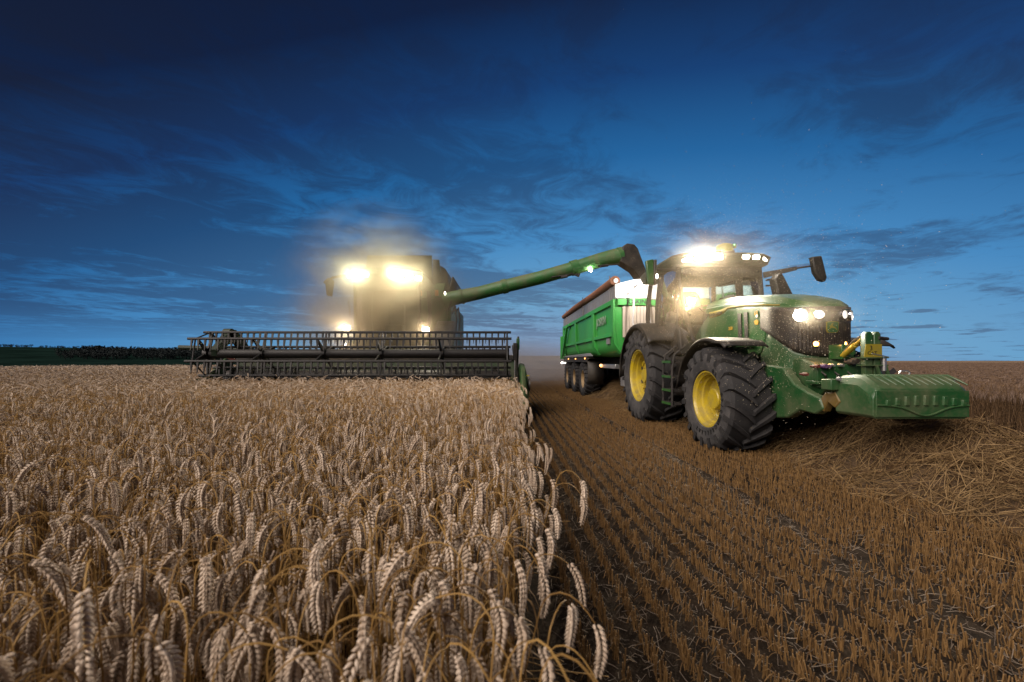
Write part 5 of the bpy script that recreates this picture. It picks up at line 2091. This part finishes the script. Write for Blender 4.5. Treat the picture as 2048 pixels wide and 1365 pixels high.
rows = np.arange(.36, 8.7, ROW)
P_, S_ = [], []
for rx in rows:
    yy = np.arange(.35, 26, .045)
    yy = yy + rng.normal(0, .012, len(yy))
    xx = rx + rng.normal(0, .005, len(yy)) + .008 * np.sin(yy * .8)
    k = in_view(xx, yy, 1.6) & (rng.random(len(yy)) > .10 + tracks(xx))
    P_.append(np.stack([xx[k], yy[k]], 1))
P_ = np.concatenate(P_)
x, y = P_[:, 0], P_[:, 1]
n = len(x)
rots = np.stack([rng.normal(0, .05, n), rng.normal(0, .05, n), rng.choice([0, PI], n) + rng.normal(0, .15, n)], 1)
sc = rng.normal(1.0, .13, n) * (1 - .45 * tracks(x))
scatter('stubble', np.stack([x, y, hv(x, y)], 1), rots, np.stack([np.ones(n), np.ones(n), sc], 1), rng.integers(0, 10, n), c_st)


# ---- further stubble beyond, in longer row pieces
def row_piece(seed):
    r = random.Random(seed)
    M = MB()
    for k in range(90):
        b_ = Vector((r.gauss(0, .018), r.uniform(-.75, .75), -.01))
        tp = b_ + Vector((r.gauss(0, .015), r.gauss(0, .015), r.uniform(.06, .12)))
        M.tube([b_, tp], [.003, .003], 3, cap=True)
    return M.mesh('stubble_row', M_STUB, fix=False, smooth=False)


c_rp = proto_collection('stubble_row', [row_piece(900 + k) for k in range(5)])
gx, gy = np.meshgrid(np.arange(-7.4, 8.7, ROW), np.arange(13.0, 60, 1.5))
x, y = gx.ravel(), gy.ravel()
keep = in_view(x, y, 2) & ((y > 26.5) | (x < .3))
x, y = x[keep], y[keep]
n = len(x)
scatter('stubble', np.stack([x, y + rng.uniform(-.3, .3, n), hv(x, y)], 1), np.stack([np.zeros(n), np.zeros(n), rng.choice([0, PI], n)], 1),
        np.ones((n, 3)), rng.integers(0, 5, n), c_rp)


# ---- loose straw: chopped litter on the soil and the windrow
def straw(seed, L0, L1, m_=None, k_=1.0):
    r = random.Random(seed)
    L_ = r.uniform(L0, L1)
    bend = r.gauss(0, .12)
    kink = r.uniform(.3, .7)
    pts = []
    for q in (0, kink, 1.0):
        pts.append(Vector(((q - .5) * L_, bend * L_ * (.25 - (q - .5) ** 2), r.gauss(0, .012))))
    return MB().tube(pts, [.0019 * k_, .0021 * k_, .0017 * k_], 4, cap=True).mesh('straw', m_ or M_STRAW, fix=False, smooth=False)


c_sw = proto_collection('straw_piece', [straw(1000 + k, .14, .50, None, (1.0, 1.5)[k % 2]) for k in range(10)])
c_lt = proto_collection('straw_litter', [straw(1100 + k, .02, .10, M_LIT, .8) for k in range(8)])
n = 40000
y = .4 + 14 * rng.random(n) ** 1.7
x = rng.uniform(.25, 8.6, n)
keep = in_view(x, y, 1.4) & (rng.random(n) < .55 + .45 * tracks(x) / .55)
x, y = x[keep], y[keep]
n = len(x)
rots = np.stack([rng.normal(0, .25, n), rng.normal(0, .22, n), rng.uniform(0, 2 * PI, n)], 1)
scatter('straw_litter', np.stack([x, y, rng.uniform(.004, .03, n)], 1), rots, np.repeat(rng.uniform(.6, 1.2, n)[:, None], 3, 1), rng.integers(0, 8, n), c_lt)


def wr_center(y):
    return 5.05 + .08 * np.sin(1.1 * y) - .7 * (1 - np.exp(-np.maximum(y - 6.5, 0) / 4.0))


def wr_h(x, y):
    c_ = wr_center(y)
    u = (x - c_) / (1.22 + .12 * np.sin(1.9 * y))
    hh = .64 + .09 * np.sin(1.35 * y + .7) + .06 * np.sin(3.7 * y + 2 * x)
    bump = .085 * np.sin(7.3 * x + 3 * y) * np.sin(5.1 * y - 2 * x)
    return np.maximum(0, hh * (np.exp(-1.6 * u * u) - .10) + bump * np.exp(-u * u))


WRM = mat('windrow_core', (.075, .045, .021), .95, bump=1.0, bscale=40, var=.4, scale=6)
gg = []
ys_ = np.linspace(.9, 20, 130)
for yy in ys_:
    xs_ = np.linspace(-1.9, 1.9, 41) + wr_center(yy)
    hh = wr_h(xs_, yy)
    gg.append([(a, yy, h_ - .045) for a, h_ in zip(xs_, hh)])
o = MB().sheet(gg).build('windrow_core', WRM, None, angle=80)
tag(o, None, None, kind='stuff')
n = 38000
y = .9 + 17 * rng.random(n) ** 1.55
x = wr_center(y) + rng.normal(0, .78, n)
h_ = wr_h(x, y)
keep = in_view(x, y, 1.6) & (np.abs(x - wr_center(y)) < 1.75)
x, y, h_ = x[keep], y[keep], h_[keep]
n = len(x)
gxv = (wr_h(x + .05, y) - h_) / .05
gyv = (wr_h(x, y + .05) - h_) / .05
yaw = rng.normal(R(35), .75, n)             # raked roughly along one slant
slope = gxv * np.cos(yaw) + gyv * np.sin(yaw)
pitch = -np.arctan(slope) + rng.normal(0, .16, n)
rots = np.stack([rng.uniform(0, 2 * PI, n), pitch, yaw], 1)
rots[:, 0] = rng.normal(0, .4, n)
scatter('straw_windrow', np.stack([x, y, h_ - .02 + np.abs(rng.normal(0, .035, n))], 1), rots, np.repeat(rng.uniform(.75, 1.25, n)[:, None], 3, 1), rng.integers(0, 10, n), c_sw)
# a few long stray stalks lean out of the crop over the stubble
for k in range(16):
    yy = .75 + 4.2 * random.random() ** 1.3
    a = Vector((edge_x(yy) - .02, yy, random.uniform(.02, .45)))
    b_ = a + Vector((random.uniform(.12, .36), random.uniform(-.18, .12), random.uniform(-.12, .16)))
    b_.z = max(.04, b_.z)
    o = MB().tube([a, a.lerp(b_, .5) + Vector((0, 0, .015)), b_], [.0024, .0022, .0018], 5).build('fallen_stalk', M_STEM, None, fix=False)
    tag(o, 'broken straw stalk sticking out from the cut edge over the stubble', 'stalk', 'broken stalks along the cut edge')

# ------------------------------------------------------------------ woodland on the far hillside
WOOD = plantmat('far_tree_leaves', (.006, .011, .012), (.012, .020, .020), rough=.9, island=True, nscale=.5)
m = MB()
r = random.Random(5)


def far_tree(M, x, y, h_):
    z = ground_h(x, y)
    w_ = h_ * r.uniform(.35, .5)
    M.tube([(x, y, z - 1), (x, y, z + h_ * .4)], [.4, .25], 5)
    for k in range(44):
        a, e_ = r.uniform(0, 2 * PI), r.uniform(-.5, 1.0)
        q = r.random() ** .4
        c_ = Vector((x + math.cos(a) * w_ * q * math.cos(e_), y + math.sin(a) * w_ * q * math.cos(e_), z + h_ * .55 + h_ * .42 * math.sin(e_) * q))
        s_ = h_ * r.uniform(.06, .12)
        o1, o2, o3 = (Vector((r.uniform(-1, 1), r.uniform(-1, 1), r.uniform(-1, 1))) * s_ for _ in range(3))
        M.add([c_ + o1, c_ + o2, c_ + o3, c_ - (o1 + o2 + o3) * .6], [(0, 1, 2), (0, 2, 3), (0, 3, 1), (1, 3, 2)])


for k in range(800):                        # the grove on the slope
    q = r.random()
    a = R(-48 + 28 * q)
    rd = r.uniform(330, 430)
    x_, y_ = rd * math.sin(a), rd * math.cos(a)
    far_tree(m, x_, y_, r.uniform(3.8, 6.5) * (1.0 if q > .06 else .7))
for k in range(420):                        # the skyline belt
    a = R(-60 + 45 * r.random())
    rd = r.uniform(560, 640)
    far_tree(m, rd * math.sin(a), rd * math.cos(a), r.uniform(1.8, 3.6))
o = m.build('far_woodland', WOOD, None, smooth=False, fix=False)
tag(o, None, None, kind='stuff')


# ------------------------------------------------------------------ dust in the air, lit by the lamps
def dust_mat(name, density, color=(.92, .80, .60), aniso=.35, nscale=1.6, lo=.35, hi=.72, soft=1.0):
    m_ = bpy.data.materials.new(name)
    m_.use_nodes = True
    nt = m_.node_tree
    nt.nodes.clear()
    t_ = NT(nt)
    tc_ = t_.n('ShaderNodeTexCoord').outputs['Object']
    ln_ = t_.n('ShaderNodeVectorMath', operation='LENGTH')
    nt.links.new(tc_, ln_.inputs[0])
    fall = t_.rampv(ln_.outputs['Value'], 1.0, 1.0 - soft)
    nz_ = t_.rampv(t_.noise(tc_, nscale, 4, .55, .3), lo, hi)
    d_ = t_.math('MULTIPLY', t_.math('MULTIPLY', fall, nz_), density)
    pv = t_.n('ShaderNodeVolumePrincipled')
    pv.inputs['Color'].default_value = tuple(color) + (1,)
    pv.inputs['Anisotropy'].default_value = aniso
    nt.links.new(d_, pv.inputs['Density'])
    o_ = t_.n('ShaderNodeOutputMaterial')
    nt.links.new(pv.outputs[0], o_.inputs['Volume'])
    return m_


def dust(name, c_, rad, mt):
    m_ = MB()
    m_.ell((0, 0, 0), (1, 1, 1), 24, 12)
    o_ = m_.build(name, mt, None)
    o_.location = c_
    o_.scale = rad
    o_['kind'] = 'stuff'
    return o_


dust('dust_cloud', (-3.85, 11.75, 2.9), (3.4, 1.9, 2.9), dust_mat('dust_thick', 1.45, color=(.68, .56, .39), nscale=1.9, lo=.36, hi=.68))
dust('dust_cloud', (-3.8, 11.7, 4.35), (2.8, .95, 1.9), dust_mat('glow_dust_roof_lamps', 1.5, color=(.84, .82, .60), nscale=2.1, lo=.36, hi=.66))  # paler, denser puff added round the roof lamps for their glare
dust('dust_cloud', (-1.0, 26, .9), (10.5, 12.5, 2.3), dust_mat('dust_trail', .30, color=(.80, .76, .72), nscale=2.2, lo=.20, hi=.7))
dust('dust_cloud', (3.6, 6.9, 2.6), (2.4, 2.2, 1.7), dust_mat('dust_thin', .065, aniso=.5, color=(.66, .54, .38), lo=.25, hi=.75, nscale=2.0))
dust('dust_cloud', (3.75, 7.15, 3.35), (1.25, .75, .75), dust_mat('glow_dust_cab_lamps', .17, aniso=.5, color=(.82, .70, .52), lo=.25, hi=.75, nscale=2.0))  # extra puff added to widen the glow of the cab lamps
dust('dust_cloud', (3.85, 4.9, 1.93), (.65, .45, .42), dust_mat('glow_dust_headlamps', .16, aniso=.5, color=(.82, .70, .52), lo=.25, hi=.75, nscale=2.0))  # extra puff added for glare at the headlamps

# chaff hanging in the lamp beams of the tractor
m = MB()
r = random.Random(11)
for k in range(12000):
    lx, ly, lz, sp_ = r.choice([(3.55, 7.1, 3.2, .55), (3.25, 6.8, 2.4, .55), (3.70, 4.95, 1.95, .45), (3.6, 6.0, 2.5, .9), (4.2, 6.9, 3.0, .7), (3.5, 5.1, 1.4, .35)])
    c_ = Vector((r.gauss(lx, sp_), r.gauss(ly, sp_), r.gauss(lz, sp_)))
    if c_.z < .3 or c_.y < 3.6:
        continue
    s_ = r.uniform(.0022, .0062) if c_.x > 2.6 else .003
    u_ = Vector((r.gauss(0, 1), r.gauss(0, 1), r.gauss(0, 1))).normalized() * s_
    w_ = u_.orthogonal().normalized() * s_ * .5
    m.add([c_ - u_, c_ + w_, c_ + u_, c_ - w_], [(0, 1, 2, 3)])
o = m.build('floating_chaff', M_CHAFF, None, smooth=False, fix=False)
tag(o, None, None, kind='stuff')
